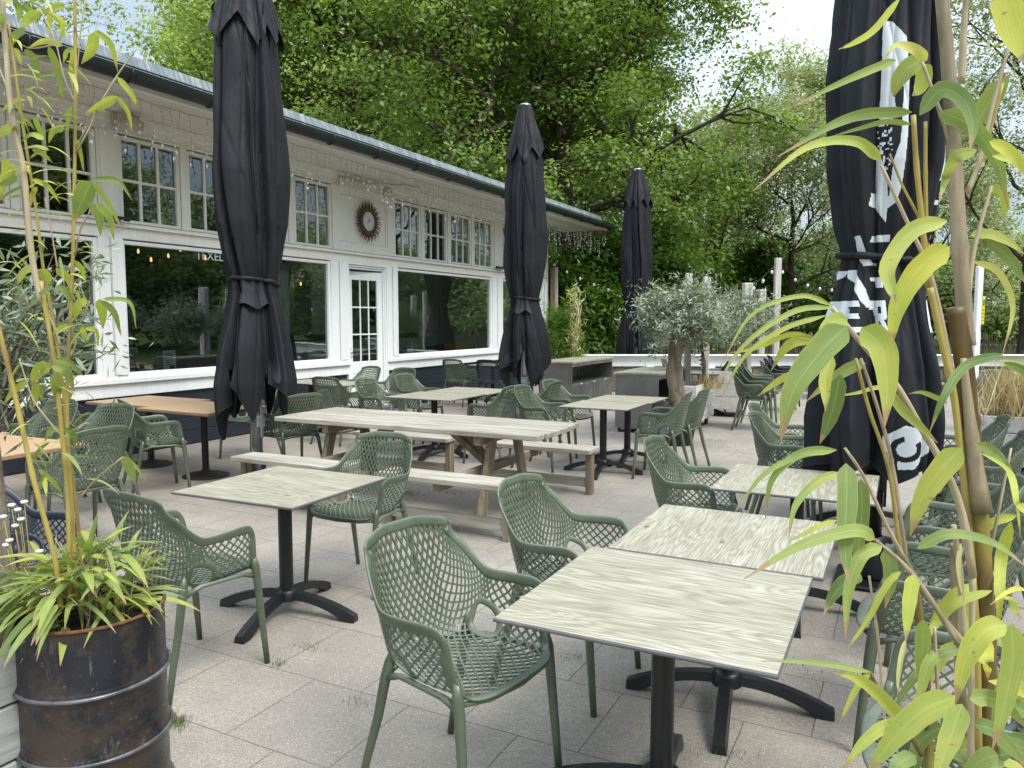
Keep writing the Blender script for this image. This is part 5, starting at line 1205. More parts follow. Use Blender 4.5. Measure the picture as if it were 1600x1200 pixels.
def festoon(p, q, sag, n, lab):
    p, q = Vector(p), Vector(q); o = empty('festoon_lights', p, 0, lab, 'string lights', 'festoon lights between the posts'); d = q-p; pts = [d*(i/16)+Vector((0, 0, -sag*4*(i/16)*(1-i/16))) for i in range(17)]
    b = MB(); b.tube(pts, .008, 4); b.build('cable', M['plastic'], o); b = MB()
    for i in range(n): t = (i+.5)/n; c = d*t+Vector((0, 0, -sag*4*t*(1-t))); b.tube([c, c+Vector((0, 0, -.05))], .016, 5, 1); b.lathe([(.001, -.14), (.03, -.11), (.032, -.08), (.015, -.05)], 8, 0, tuple(c))
    b.build('bulbs', [M['mug'], M['plastic']], o)
festoon(at(856, 402, 21), at(1010, 462, 18.5), .15, 7, 'light string from the building to the farthest parasol')
festoon(at(1103, 473, 15), at(1213, 412, 18.3), .2, 7, 'light string rising to the tallest post')
festoon(at(1213, 412, 18.4), at(1345, 440, 20), .3, 7, 'light string from the tallest post towards the lettered parasol')
# ------------------------------------------------------------------ steel counters, planters, olives
def counter(x0, x1, y0, y1, H, label):
    o = empty('serving_counter', ((x0+x1)/2, y0, 0), 0, label, 'counter', 'stainless serving counters'); hx = (x1-x0)/2; L = y1-y0
    b = MB(); b.box(-hx-.02, hx+.03, -.02, L+.02, H-.035, H, 0, .004); b.build('worktop', M['hpl'], o)
    b = MB(); b.box(-hx, hx, 0, .02, .06, H-.036, 0, .004); b.box(-hx, hx, L-.02, L, .06, H-.036, 0, .004); b.box(-hx, -hx+.02, .021, L-.021, .06, H-.036); b.box(-hx+.021, hx-.02, .021, L-.021, .06, .09); b.box(hx-.03, hx, .021, L-.021, H-.10, H-.037, 0, .003); b.build('body', M['steel'], o)
    b = MB(); b.box(-hx+.021, hx-.005, .021, L-.021, H*.50, H*.50+.03, 0, .003); b.build('shelf', M['steel'], o)
    b = MB(); b.box(-hx+.021, hx-.01, L*.5-.01, L*.5+.01, .091, H*.499); b.box(hx-.02, hx-.002, .022, L*.5-.012, .091, H*.499); b.box(hx-.02, hx-.002, L*.5+.012, L-.022, .091, H*.499); b.build('cupboard_door', M['steeldark'], o)
    for k in range(3): b = MB(); b.box(hx-.004, hx+.004, L*(.2+.3*k), L*(.2+.3*k)+.07, H*.50+.006, H*.50+.026, 0, .002); b.build('price_tag', M['card'], o)
    for sx in (-1, 1):
        for yy in (.06, L-.06): b = MB(); b.tube([(sx*(hx-.05), yy, 0), (sx*(hx-.05), yy, .06)], .025, 8); b.build('foot', M['plastic'], o)
    return o
counter(-6.08, -5.42, 13.0, 15.2, .91, 'stainless counter with open shelf behind the middle parasol')
counter(-3.82, -3.16, 10.85, 12.35, .90, 'stainless counter behind the black olive pot')
def plank_planter(x0, x1, y0, y1, z0, z1, label, boards=3, mat='whiteplank', plants=True):
    o = empty('plank_planter', ((x0+x1)/2, (y0+y1)/2, 0), 0, label, 'planter'); hx, hy = (x1-x0)/2, (y1-y0)/2
    for k in range(boards):
        a0 = z0+(z1-z0)*k/boards+.004; a1 = z0+(z1-z0)*(k+1)/boards-.004; e = random.uniform(-.004, .004)
        b = MB(); b.box(-hx-.0+e, -hx+.03+e, -hy, hy, a0, a1, 0, .005); b.box(hx-.03+e, hx+e, -hy, hy, a0, a1, 0, .005); b.box(-hx+.031+e, hx-.031+e, -hy, -hy+.03, a0, a1, 0, .005); b.box(-hx+.031+e, hx-.031+e, hy-.03, hy, a0, a1, 0, .005); b.build('board', M[mat], o)
    b = MB(); b.box(-hx+.032, hx-.032, -hy+.032, hy-.032, z1-.12, z1-.07); b.build('soil', M['soil'], o)
    for sx in (-1, 1):
        for sy in (-1, 1): 
            c = MB(); c.tube([(sx*(hx-.09)-.02, sy*(hy-.12), z0*.45), (sx*(hx-.09)+.02, sy*(hy-.12), z0*.45)], z0*.45, 12); c.box(sx*(hx-.09)-.03, sx*(hx-.09)+.03, sy*(hy-.12)-.03, sy*(hy-.12)+.03, z0*.8, z0-.001); c.build('castor', M['plastic'], o)
    return o
plank_planter(-3.13, -2.71, 11.3, 12.5, .13, .70, 'white plank planter on castors behind the black pot')
plank_planter(-3.15, -2.40, 13.35, 14.1, .13, .80, 'square whitewashed planter farther back holding a thick post', 3, 'whiteplank')
def olive(name, xy, z0, th, tr, crown_r, label, seed, per=70, flatz=.75, size=.075, tips_n=None):
    rng = np.random.default_rng(seed); root = empty(name, (*xy, 0), 0, label, 'tree', 'olive trees in planters')
    b = MB(); pts = []; rad = []
    for i in range(9): t = i/8; pts.append((.03*math.sin(t*5+seed), .03*math.cos(t*4)-.03, z0+th*t)); rad.append(tr*(1.15-.35*t+.12*math.sin(t*17)+(.35 if i == 8 else 0)))
    b.tube(pts, rad, 12)
    for k in range(9):
        a = k*2.4; z = z0+th*(.15+.8*((k*.37) % 1)); t = (z-z0)/th; b.lathe([(.001, .02), (.03, .01), (.04, -.01)], 8, 0, (tr*.98*math.cos(a), tr*.98*math.sin(a), z))
    b.build('trunk', M['olivebark'], root)
    br = []; tips = []
    for k in range(46):
        a = rng.uniform(0, 6.28); el = rng.uniform(.12, 1.35); d = np.array((math.cos(a)*math.cos(el), math.sin(a)*math.cos(el), math.sin(el)*flatz)); p = np.array((0, 0, z0+th))+d*tr; L = crown_r*rng.uniform(.55, 1.05); q = [p]
        for i in range(5): d = d+rng.normal(0, .13, 3); d /= np.linalg.norm(d); q.append(q[-1]+d*L/5)
        br.append((q, [.014, .011, .008, .006, .004, .003]))
        for i in (2, 3, 4, 5): tips.append(q[i])
        for i in (2, 3, 4):
            for _ in range(2):
                e = rng.normal(size=3); e /= np.linalg.norm(e); q2 = [q[i], q[i]+(e+d)*L*.15, q[i]+(e+d)*L*.3]; br.append((q2, [.004, .003, .002])); tips += q2[1:]
    wood_obj(br, M['olivebark'], root, 4, 0, 'branches')
    a = clusters(rng, tips, int(per*.16), crown_r*.115, size, .9, .3, .5, -.2, .24); leaf_object('crown', *a, M['leaf_olive'], root)
    return root
px_, py_ = gp(1060, 10.25)
o = empty('plant_pot', (px_, py_, 0), 0, 'large black plastic pot holding the stout olive tree', 'pot')
b = MB(); b.lathe([(.20, 0), (.215, .01), (.275, .40), (.285, .405), (.325, .41), (.335, .43), (.335, .55), (.315, .56), (.30, .55), (.29, .47), (.001, .47)], 32); b.build('body', M['plastic'], o); b = MB(); b.lathe([(.001, .50), (.29, .49)], 20); b.build('soil', M['soil'], o)
olive('olive_tree', (px_, py_), .48, 1.02, .110, .54, 'stout olive tree with thick knobbly trunk in the black pot', 2, 100, .85)
x, y = gp(1100, 11.9); olive('olive_tree', (x, y), .65, .75, .03, .72, 'thin olive tree in the white plank planter, right of the stout one', 6, 95, .95)
x, y = gp(1165, 13.3); olive('olive_tree', (x, y), .7, .75, .03, .66, 'loose olive tree in the square planter farther back', 7, 60, .95)
def dry_clump(px, d, z, n, h, r_, label, mat='drygrass', name='dry_grass', w_=.012):
    rng = np.random.default_rng(n); x, y = gp(px, d)
    o = leaf_object(name, *tufts(rng, n, lambda r: (x+r.normal(0, r_), y+r.normal(0, r_), z), h*.5, h, w_), M[mat]); return tag(o, label, 'plant')
dry_clump(1106, 11.8, .60, 260, .30, .10, 'brown dry grass at the foot of the thin olive tree')
dry_clump(1592, 8.6, .55, 420, .85, .16, 'tall pale dry grass at the right edge')
dry_clump(1592, 8.6, .55, 200, .40, .20, 'short tangled dry grass around the tall stalks at the right edge', w_=.02)
x, y = gp(1592, 8.6); plank_planter(x-.35, x+.35, y-.35, y+.35, .06, .62, 'grey plank planter under the dry grass at the right edge', 3, 'greyplank')
# pine like bush and dried bamboo by the building's end
x, y = gp(880, 16.4); rng = np.random.default_rng(3); root = empty('pine_bush', (x, y, 0), 0, 'soft dark green bush behind the steel counter', 'shrub')
b = MB(); b.lathe([(.001, 0), (.25, 0), (.3, .5), (.27, .5), (.26, .45), (.001, .45)], 18); b.build('pot', M['plastic'], root)
br, tips = skeleton(rng, 1.25, .55, .2, 10, 3, .03, .9, .9, (4, 4)); br = [([np.array(p)+np.array((0, 0, .45)) for p in q], r) for q, r in br]; tips = [np.array(t)+np.array((0, 0, .45)) for t in tips]; wood_obj(br, M['bark'], root, 4, 0, 'stem')
leaf_object('foliage', *clusters(rng, tips, 60, .12, .16, 1, -.2, .45, -.6, .07), M['leaf_bush'], root)
x, y = gp(897, 16.0); root = empty('dried_bamboo', (x, y, 0), 0, 'dried yellow bamboo stalks behind the steel counter', 'plant')
b = MB()
for k in range(6): a = random.uniform(0, 6.28); b.tube([(.1*math.cos(a), .1*math.sin(a), .0), (.06*math.cos(a), .09*math.sin(a), 1.2), (.2*math.cos(a+1), .1*math.sin(a), 2.1+.2*math.sin(k*2))], [.009, .008, .004], 5)
b.build('stalk', M['culm_dry'], root); tp = [(.16*math.sin(k*1.7)*(.5+.5*math.sin(k)), .12*math.cos(k*2.3), .75+k*.033) for k in range(48)]
leaf_object('leaves', *clusters(rng, tp, 9, .07, .16, 1.2, -.2, .6, .8, .12), M['leaf_tuft'], root)
# small things far off
def person(px, d, label):
    x, y = gp(px, d); root = empty('person', (x, y, 0), YAW, label, 'person')
    def skin(name, mat, pts, edges, rad):
        me = bpy.data.meshes.new(name); me.from_pydata(pts, edges, []); o = bpy.data.objects.new(name, me); col.objects.link(o); o.parent = root
        m = o.modifiers.new('skin', 'SKIN'); 
        for v, r in zip(me.skin_vertices[0].data, rad): v.radius = r
        me.skin_vertices[0].data[0].use_root = True; s2 = o.modifiers.new('sub', 'SUBSURF'); s2.levels = 1; s2.render_levels = 1; me.materials.append(mat); return o
    skin('body', M['skin'], [(0, 0, .95), (0, 0, 1.2), (0, 0, 1.45), (0, 0, 1.55), (0, 0, 1.62), (0, 0, 1.72), (.19, 0, 1.42), (.26, .02, 1.15), (.24, -.1, .92), (-.19, 0, 1.42), (-.27, .02, 1.15), (-.22, -.12, .95), (.09, 0, .9), (.10, 0, .48), (.11, .03, .05), (.11, -.12, .03), (-.09, 0, .9), (-.12, -.05, .48), (-.12, .05, .05), (-.12, -.1, .03)],
         [(0, 1), (1, 2), (2, 3), (3, 4), (4, 5), (2, 6), (6, 7), (7, 8), (2, 9), (9, 10), (10, 11), (0, 12), (12, 13), (13, 14), (14, 15), (0, 16), (16, 17), (17, 18), (18, 19)],
         [(.14, .10), (.13, .09), (.13, .09), (.055, .055), (.08, .09), (.08, .09), (.055, .055), (.04, .04), (.03, .03), (.055, .055), (.04, .04), (.03, .03), (.085, .085), (.06, .06), (.04, .04), (.035, .03), (.085, .085), (.06, .06), (.04, .04), (.035, .03)])
    b = MB(); b.lathe([(.175, .93), (.18, 1.05), (.165, 1.2), (.19, 1.38), (.17, 1.47), (.07, 1.52)], 16); o = b.build('shirt', M['cloth_grey'], root); o.scale = (1, .72, 1)
    b = MB()
    for s in (-1, 1): b.tube([(s*.09, 0, .98), (s*.10, 0, .5), (s*.12, .03, .10)], [.105, .08, .06], 10); b.tube([(s*.17, 0, 1.43), (s*.25, .01, 1.22)], [.065, .055], 8)
    b.build('trousers', M['cloth_blue'], root); b = MB(); b.lathe([(.10, 1.64), (.108, 1.70), (.10, 1.78), (.06, 1.825), (.001, 1.835)], 14); b.build('hair', M['brownpost'], root)
person(1237, 43, 'person in a grey shirt standing far off behind the railing')
# moss and fallen leaves on the paving
rng = np.random.default_rng(12); mspots = [(268, 1130, .05, 330), (484, 1012, .05, 60), (435, 1039, .04, 50), (1130, 1180, .06, 70), (560, 1099, .05, 40), (900, 1030, .05, 50), (640, 772, .12, 260), (1135, 700, .25, 120), (1120, 690, .15, 80), (1270, 905, .12, 60), (1420, 1060, .1, 60), (1240, 1040, .08, 50), (700, 770, .1, 150)]
pts = []
for px, py, s, n in mspots:
    dx, dz = (px-800)/FPX, -(py-600)/FPX; yy = math.cos(PITCH)+dz*math.sin(PITCH); zz = -math.sin(PITCH)+dz*math.cos(PITCH); k = -HC/zz; x, y = cam2w(dx*k, yy*k); pts += [(x+rng.normal(0, s), y+rng.normal(0, s*.5), 0) for _ in range(n)]
it = iter(pts); a = tufts(rng, len(pts), lambda r: next(it), .008, .035, .003); tag(leaf_object('grass_tufts', *a, M['grass']), 'small tufts of grass growing in the paving joints', 'grass', kind='stuff')
n = 1500; C = np.array([(*cam2w(*(lambda d: (rng.uniform(-.75, .75)*d, d))(rng.uniform(2, 12))), .004) for _ in range(n)]); N = rand_unit(rng, n)*.25+np.array((0, 0, 1)); N /= np.linalg.norm(N, axis=1, keepdims=True); D = rand_unit(rng, n); D -= N*np.sum(D*N, 1, keepdims=True); D /= np.linalg.norm(D, axis=1, keepdims=True)
tag(leaf_object('leaf_litter', C, D, N, rng.uniform(.005, .022, n), rng.uniform(.003, .009, n), rng.uniform(0, 1, n), M['drygrass']), 'scattered dry petals and bits of leaf on the paving', 'litter', kind='stuff')

# ------------------------------------------------------------------ bamboo, drum and near planters
class Leaves:
    def __init__(s): s.v = []; s.f = []; s.uv = []; s.t = []
    def add(s, path, w_, tone, nrm=None, fold=.25, n=14, twist=0, base=.12):
        P = [Vector(p) for p in path]
        # smooth the path (quadratic/cubic through points)
        def ev(t):
            k = len(P)-1; x = t*k; i = min(int(x), k-1); u = x-i
            p0 = P[i-1] if i > 0 else P[i]*2-P[i+1]; p3 = P[i+2] if i+2 <= k else P[i+1]*2-P[i]
            return .5*((2*P[i])+(-p0+P[i+1])*u+(2*p0-5*P[i]+4*P[i+1]-p3)*u*u+(-p0+3*P[i]-3*P[i+1]+p3)*u**3)
        o = len(s.v); view = nrm or Vector((0, 0, 1))
        for i in range(n+1):
            t = i/n; c = ev(t); d = (ev(min(1, t+.02))-ev(max(0, t-.02))).normalized()
            if twist: view_ = Matrix.Rotation(twist*t, 3, d) @ view
            else: view_ = view
            x = d.cross(view_); x = x.normalized() if x.length > 1e-5 else Vector((1, 0, 0)); N = x.cross(d).normalized()
            prof = min(1, (t/base)**.6 if t < base else 1)*(max(0, 1-((t-.28)/.72)**2.1) if t > .28 else 1); hw = max(.0006, w_*.5*prof)
            hw *= 1+.03*math.sin(t*23+o)
            s.v += [c+x*hw+N*(hw*fold), c+x*hw*.5+N*(hw*fold*.35), c, c-x*hw*.5+N*(hw*fold*.35), c-x*hw+N*(hw*fold)]
            s.uv += [(0, t), (.25, t), (.5, t), (.75, t), (1, t)]; s.t += [tone]*5
        for i in range(n):
            for j in range(4): a = o+i*5+j; s.f.append((a, a+1, a+6, a+5))
    def build(s, name, parent, mat='bleaf'):
        me = bpy.data.meshes.new(name); me.from_pydata([tuple(p) for p in s.v], [], s.f); uv = me.uv_layers.new(name='UVMap')
        li = [l.vertex_index for l in me.loops]; uv.data.foreach_set('uv', [q for i in li for q in s.uv[i]])
        a = me.attributes.new('tone', 'FLOAT', 'POINT'); a.data.foreach_set('value', s.t); me.polygons.foreach_set('use_smooth', [True]*len(me.polygons)); me.materials.append(M[mat]); me.update()
        o = bpy.data.objects.new(name, me); col.objects.link(o); o.parent = parent; return o
def culm(mb, pts, r0, r1, d, node=.19, wob=0):
    """stem with swollen nodes through picture points at distance d (or list)"""
    P = [at(p[0], p[1], p[2] if len(p) > 2 else d) for p in pts]; L = sum((P[i+1]-P[i]).length for i in range(len(P)-1)); n = max(12, int(L/.02)); path, rad = [], []
    k = len(P)-1
    for i in range(n+1):
        x = i/n*k; j = min(int(x), k-1); u = x-j; p0 = P[j-1] if j else P[0]*2-P[1]; p3 = P[j+2] if j+2 <= k else P[-1]*2-P[-2]
        path.append(.5*((2*P[j])+(-p0+P[j+1])*u+(2*p0-5*P[j]+4*P[j+1]-p3)*u*u+(-p0+3*P[j]-3*P[j+1]+p3)*u**3))
        t = i/n; s_ = (i*L/n) % node; bulge = math.exp(-((s_-node*.5)/.006)**2)*.22; rad.append((r0+(r1-r0)*t)*(1+bulge))
    mb.tube(path, rad, 9)
RB = empty('bamboo_plant', (*gp(1540, 1.05), 0), 0, 'tall yellowing bamboo close to the camera on the right, long leaves across the view', 'bamboo')
DR = 1.08
def rel(ob_root, o): o.parent = None; o.parent = ob_root; o.matrix_parent_inverse = Matrix.Translation(-Vector(ob_root.location))
rd = random.Random(4)
RL = [  # picture path, width in px, tone, distance
 ([(1425, 175), (1355, 178), (1300, 196), (1215, 245)], 18, .22, 1.10), ([(1423, 194), (1385, 190), (1345, 200), (1290, 216)], 9, .3, 1.12), ([(1377, 250), (1335, 222), (1260, 232), (1177, 298)], 19, .45, 1.05),
 ([(1400, 94), (1365, 108), (1310, 132), (1230, 170)], 15, .3, 1.1), ([(1406, -3), (1367, 46), (1335, 67), (1310, 77)], 13, .7, 1.1), ([(1448, 95), (1430, 78), (1400, 72), (1382, 92)], 18, .8, 1.05),
 ([(1440, 92), (1418, 108), (1403, 128), (1396, 152)], 32, .35, 1.08), ([(1440, 100), (1444, 120), (1436, 140), (1425, 150)], 26, .6, 1.1), ([(1437, 180), (1470, 140), (1505, 155), (1520, 195), (1515, 238)], 27, .18, 1.0), ([(1467, 175), (1515, 195), (1557, 250), (1575, 325)], 27, .2, 1.05),
 ([(1525, 195), (1545, 160), (1562, 135), (1578, 116)], 34, .3, 1.12), ([(1567, -20), (1580, 30), (1592, 65), (1602, 100)], 46, .75, .95), ([(1480, 345), (1425, 362), (1388, 415), (1392, 450), (1400, 473)], 29, .72, 1.0),
 ([(1483, 385), (1437, 420), (1402, 478), (1390, 550)], 40, .66, 1.0), ([(1517, 367), (1545, 366), (1575, 378), (1602, 398)], 18, .5, 1.1), ([(1542, 375), (1565, 392), (1585, 415), (1604, 445)], 20, .15, 1.1),
 ([(1520, 408), (1560, 425), (1583, 480), (1566, 556)], 11, .85, 1.05), ([(1546, 292), (1565, 300), (1571, 325), (1560, 347)], 15, .65, 1.1), ([(1323, 510), (1285, 547), (1240, 610), (1220, 690)], 50, .30, .95),
 ([(1323, 498), (1303, 503), (1288, 520), (1278, 545)], 28, .4, 1.0), ([(1300, 555), (1290, 590), (1290, 615), (1290, 642)], 21, .55, 1.0), ([(1313, 585), (1304, 630), (1294, 662), (1281, 693)], 28, .12, 1.02), ([(1345, 513), (1376, 540), (1386, 595), (1383, 665)], 45, .46, .98),
 ([(1352, 567), (1325, 578), (1295, 598), (1260, 627)], 22, .3, 1.05), ([(1300, 477), (1250, 463), (1175, 492), (1125, 573)], 9, .35, 1.02), ([(1300, 480), (1240, 487), (1165, 537), (1116, 606)], 10, .3, .98), ([(1290, 493), (1227, 513), (1165, 555), (1128, 620)], 9, .4, 1.0),
 ([(1273, 530), (1233, 523), (1183, 543), (1133, 553)], 10, .6, 1.0), ([(1273, 528), (1240, 535), (1222, 550), (1205, 579)], 18, .55, 1.0), ([(1246, 582), (1225, 590), (1205, 603), (1184, 619)], 13, .5, 1.0), ([(1407, 607), (1370, 606), (1340, 614), (1300, 620)], 9, .5, 1.05),
 ([(1480, 630), (1460, 620), (1440, 613), (1420, 615)], 9, .4, 1.05), ([(1388, 608), (1410, 640), (1440, 668), (1465, 692)], 17, .4, 1.0), ([(1502, 700), (1470, 735), (1440, 780), (1422, 838)], 40, .48, .92),
 ([(1322, 724), (1323, 780), (1320, 850), (1326, 912)], 35, .16, .95), ([(1345, 748), (1347, 800), (1342, 850), (1335, 892)], 26, .10, .97), ([(1310, 738), (1275, 755), (1243, 790), (1232, 842)], 15, .4, .98), ([(1307, 703), (1250, 710), (1207, 750), (1196, 810)], 16, .35, .97),
 ([(1300, 702), (1240, 716), (1190, 745), (1149, 799)], 11, .35, .98), ([(1307, 813), (1280, 822), (1255, 835), (1232, 846)], 10, .5, 1.0), ([(1367, 842), (1335, 829), (1250, 853), (1162, 905)], 24, .33, .92), ([(1378, 853), (1345, 870), (1325, 925), (1321, 1000)], 23, .3, .93),
 ([(1407, 893), (1385, 915), (1355, 970), (1316, 1024)], 12, .6, .93), ([(1427, 898), (1422, 930), (1418, 965), (1415, 1003)], 24, .66, .92), ([(1443, 968), (1442, 1010), (1441, 1050), (1440, 1097)], 26, .5, .9), ([(1360, 1050), (1305, 1040), (1250, 1034), (1190, 1033)], 11, .3, .92),
 ([(1360, 1050), (1343, 1070), (1327, 1098), (1311, 1134)], 12, .6, .92), ([(1413, 1127), (1375, 1085), (1340, 1060), (1302, 1050)], 24, .55, .9), ([(1492, 1088), (1440, 1112), (1395, 1155), (1350, 1215)], 46, .5, .85), ([(1413, 1128), (1378, 1138), (1345, 1165), (1315, 1205)], 22, .6, .87),
 ([(1572, 975), (1535, 990), (1508, 1035), (1492, 1103)], 40, .62, .85), ([(1580, 975), (1583, 1030), (1570, 1100), (1551, 1170)], 36, .5, .85), ([(1503, 1100), (1490, 1140), (1475, 1180), (1460, 1225)], 38, .45, .83), ([(1515, 1092), (1545, 1090), (1575, 1105), (1606, 1140)], 30, .35, .85),
 ([(1523, 1133), (1550, 1140), (1580, 1170), (1605, 1200)], 28, .12, .86), ([(1433, 857), (1483, 835), (1550, 848), (1605, 886)], 20, .25, .95), ([(1602, 921), (1585, 921), (1567, 930), (1548, 945)], 10, .62, .95), ([(1345, 898), (1320, 912), (1303, 930), (1287, 960)], 27, .08, .96), ([(1383, 857), (1391, 885), (1391, 915), (1383, 950)], 25, .2, .96),
 ([(1415, 1000), (1408, 1030), (1404, 1060), (1403, 1085)], 9, .95, .95), ([(1502, 850), (1497, 880), (1500, 910), (1506, 940)], 8, .9, .98), ([(1600, 1040), (1575, 1060), (1560, 1100), (1550, 1150)], 26, .3, .9), ([(1430, 1180), (1410, 1190), (1400, 1200), (1390, 1225)], 30, .3, .85), ([(1560, 1180), (1540, 1185), (1520, 1200), (1505, 1220)], 34, .2, .84), ([(1462, 1020), (1450, 1040), (1440, 1075), (1425, 1120)], 20, .5, .9)]
lv = Leaves()
for path, w_, tone, d in RL:
    n = len(path); dd = rd.uniform(-.05, .03); P = [at(x, y, d+dd*(i/(n-1))) for i, (x, y) in enumerate(path)]; c = at(800, 500, 0)-P[1]; c.normalize(); wm = w_*d/FPX*.90
    c = (c+Vector((rd.uniform(-.35, .35), rd.uniform(-.35, .35), rd.uniform(-.1, .5)))).normalized()
    lv.add(P, wm, tone+.07+rd.uniform(-.06, .08), c, rd.uniform(.1, .4), 16)
r2 = random.Random(77)
def spray(bx, by, n, spread, wmin, wmax):
    for _ in range(n):
        x0, y0 = bx+r2.uniform(-spread, spread)*.4, by+r2.uniform(-spread, spread)*.5; d0 = r2.uniform(.92, 1.15); L = r2.uniform(70, 190); an = r2.uniform(-2.9, .5); dx_, dy_ = math.cos(an), -abs(math.sin(an))*.45; pts = [(x0, y0)]; x, y = x0, y0
        for k in range(3): dy_ += .55; q = math.hypot(dx_, dy_); x += dx_/q*L/3; y += dy_/q*L/3; pts.append((x, y))
        P = [at(px, py, d0+r2.uniform(-.02, .02)*k) for k, (px, py) in enumerate(pts)]; c = (at(800, 500, 0)-P[1]).normalized(); c = (c+Vector((r2.uniform(-.5, .5), r2.uniform(-.5, .5), r2.uniform(-.1, .7)))).normalized()
        lv.add(P, r2.uniform(wmin, wmax)*d0/FPX, r2.choice([.15, .3, .45, .6, .7, .8]), c, r2.uniform(.1, .4), 14)
for a_ in ((1540, 930, 4, 40, 14, 24), (1510, 1010, 5, 50, 16, 28), (1560, 1070, 6, 50, 16, 30), (1470, 1150, 6, 50, 18, 30), (1570, 1170, 7, 50, 18, 32), (1530, 700, 2, 30, 10, 18), (1560, 560, 3, 30, 10, 18), (1540, 230, 3, 40, 12, 22), (1590, 800, 3, 30, 12, 20)): spray(*a_)
lo = lv.build('leaves', RB); rel(RB, lo)
b = MB(); culm(b, [(1468, -40), (1485, 150), (1497, 350), (1506, 480), (1511, 540)], .0085, .0115, 1.08); rel(RB, b.build('culm', M['culm_mixed'], RB))
b = MB(); culm(b, [(1492, 480, 1.05), (1505, 560, 1.05), (1514, 660, 1.05), (1524, 760, 1.05), (1534, 900, 1.05), (1540, 1040, 1.05), (1545, 1230, 1.05), (1552, 1490, 1.09)], .0120, .0150, 1.05, .19); rel(RB, b.build('culm', M['culm_brown'], RB))
b = MB(); culm(b, [(1505, 560, 1.035), (1520, 700, 1.035), (1533, 800, 1.035)], .004, .0145, 1.03); rel(RB, b.build('sheath', M['culm_mixed'], RB))
for pts, r0, r1, d, mt in [([(1453, 450), (1470, 527), (1490, 617), (1502, 717), (1513, 817), (1525, 1000), (1530, 1200), (1545, 1490)], .0045, .0055, 1.04, 'culm_yellow'), ([(1300, 480), (1345, 535), (1400, 600), (1440, 670), (1470, 720), (1500, 790), (1520, 900)], .003, .0055, 1.0, 'culm_dry'),
    ([(1337, 560), (1358, 640), (1388, 730), (1402, 830), (1411, 880)], .0022, .003, 1.02, 'culm_yellow'), ([(1345, 560), (1372, 640), (1395, 730), (1420, 900)], .002, .003, 1.03, 'culm_dry'), ([(1377, 258), (1417, 346), (1450, 417), (1471, 500), (1490, 600)], .0022, .004, 1.05, 'culm_dry'),
    ([(1427, 180), (1432, 260), (1441, 350), (1450, 450)], .0035, .004, 1.08, 'culm_yellow'), ([(1446, 190), (1446, 270), (1447, 350)], .0025, .003, 1.09, 'culm_yellow'), ([(1440, 95), (1460, 150), (1480, 210), (1490, 260)], .0022, .0035, 1.08, 'culm_dry'), ([(1390, 240), (1410, 290), (1440, 350), (1452, 400)], .0015, .002, 1.1, 'culm_yellow'),
    ([(1580, 60), (1555, 150), (1530, 250), (1512, 300)], .002, .004, 1.08, 'culm_dry'), ([(1567, 130), (1540, 230), (1520, 280)], .002, .003, 1.1, 'culm_yellow'), ([(1510, -10), (1505, 60), (1502, 130)], .004, .005, 1.12, 'culm_dry'), ([(1550, 290), (1535, 340), (1520, 400), (1512, 470)], .002, .004, 1.08, 'culm_dry'),
    ([(1320, 700), (1350, 745), (1390, 830), (1430, 900), (1470, 960), (1510, 1010)], .0018, .004, 1.0, 'culm_dry'), ([(1367, 843), (1410, 880), (1450, 930), (1500, 1010)], .002, .004, .96, 'culm_dry'), ([(1493, 850), (1495, 950), (1502, 1100), (1508, 1230), (1525, 1480)], .0075, .008, 1.12, 'culm_mixed'),
    ([(1423, 900), (1435, 950), (1447, 1100), (1455, 1230), (1490, 1480)], .0045, .0075, .95, 'culm_brown'), ([(1358, 900), (1372, 1000), (1380, 1100), (1385, 1150)], .0016, .002, .98, 'culm_dry'), ([(1460, 980), (1465, 1080), (1472, 1220), (1510, 1480)], .002, .003, .95, 'culm_dry'), ([(1360, 1050), (1380, 1090), (1410, 1130), (1440, 1180)], .0018, .003, .92, 'culm_brown'),
    ([(1520, 900), (1518, 1000), (1517, 1100), (1518, 1220), (1530, 1480)], .0035, .005, 1.0, 'culm_dry'), ([(1580, 700), (1560, 800), (1540, 900), (1530, 980)], .0015, .003, 1.05, 'culm_dry'), ([(1600, 1090), (1570, 1080), (1545, 1090)], .0015, .003, .98, 'culm_dry'), ([(1490, 820), (1500, 900), (1505, 1000)], .0035, .005, 1.02, 'culm_dry')]:
    b = MB(); culm(b, pts, r0, r1, d, .15); rel(RB, b.build('twig' if r1 < .0045 else 'culm', M[mt], RB))
# drums
M['hoop'] = m_simple('worn_hoop', (.12, .125, .135), .32, .35, .6, 14, .3)
def drum(loc, r, H, ribs, label):
    o = empty('drum_planter', loc, 0, label, 'planter', 'rusty drum planters'); b = MB(); prof = [(r*.98, 0), (r, .01)]; 
    for z in ribs: prof += [(r, z-.022), (r+.004, z-.012), (r+.010, z), (r+.004, z+.012), (r, z+.022)]
    prof += [(r, H-.01), (r+.001, H), (r-.004, H), (r-.005, H-.09), (.001, H-.09)]; b.lathe(prof, 64); b.build('barrel', M['drum'], o)
    b = MB(); b.tube([((r+.001)*math.cos(a), (r+.001)*math.sin(a), H) for a in np.linspace(0, 2*math.pi, 65)[:-1]], .0055, 8, closed=True); b.build('rim', M['rust'], o)
    for z in ribs: h_ = MB(); h_.tube([((r+.0085)*math.cos(a), (r+.0085)*math.sin(a), z) for a in np.linspace(0, 2*math.pi, 65)[:-1]], .0062, 8, closed=True); h_.build('hoop', M['hoop'], o)
    b = MB(); b.lathe([(.001, H-.055), (r-.007, H-.065)], 24); b.build('soil', M['soil'], o); return o
LD = 2.28; dxy = gp(121, LD)
drum((*dxy, 0), .205, .80, (.21, .405, .60), 'dark blue rusty steel drum holding the left bamboo')
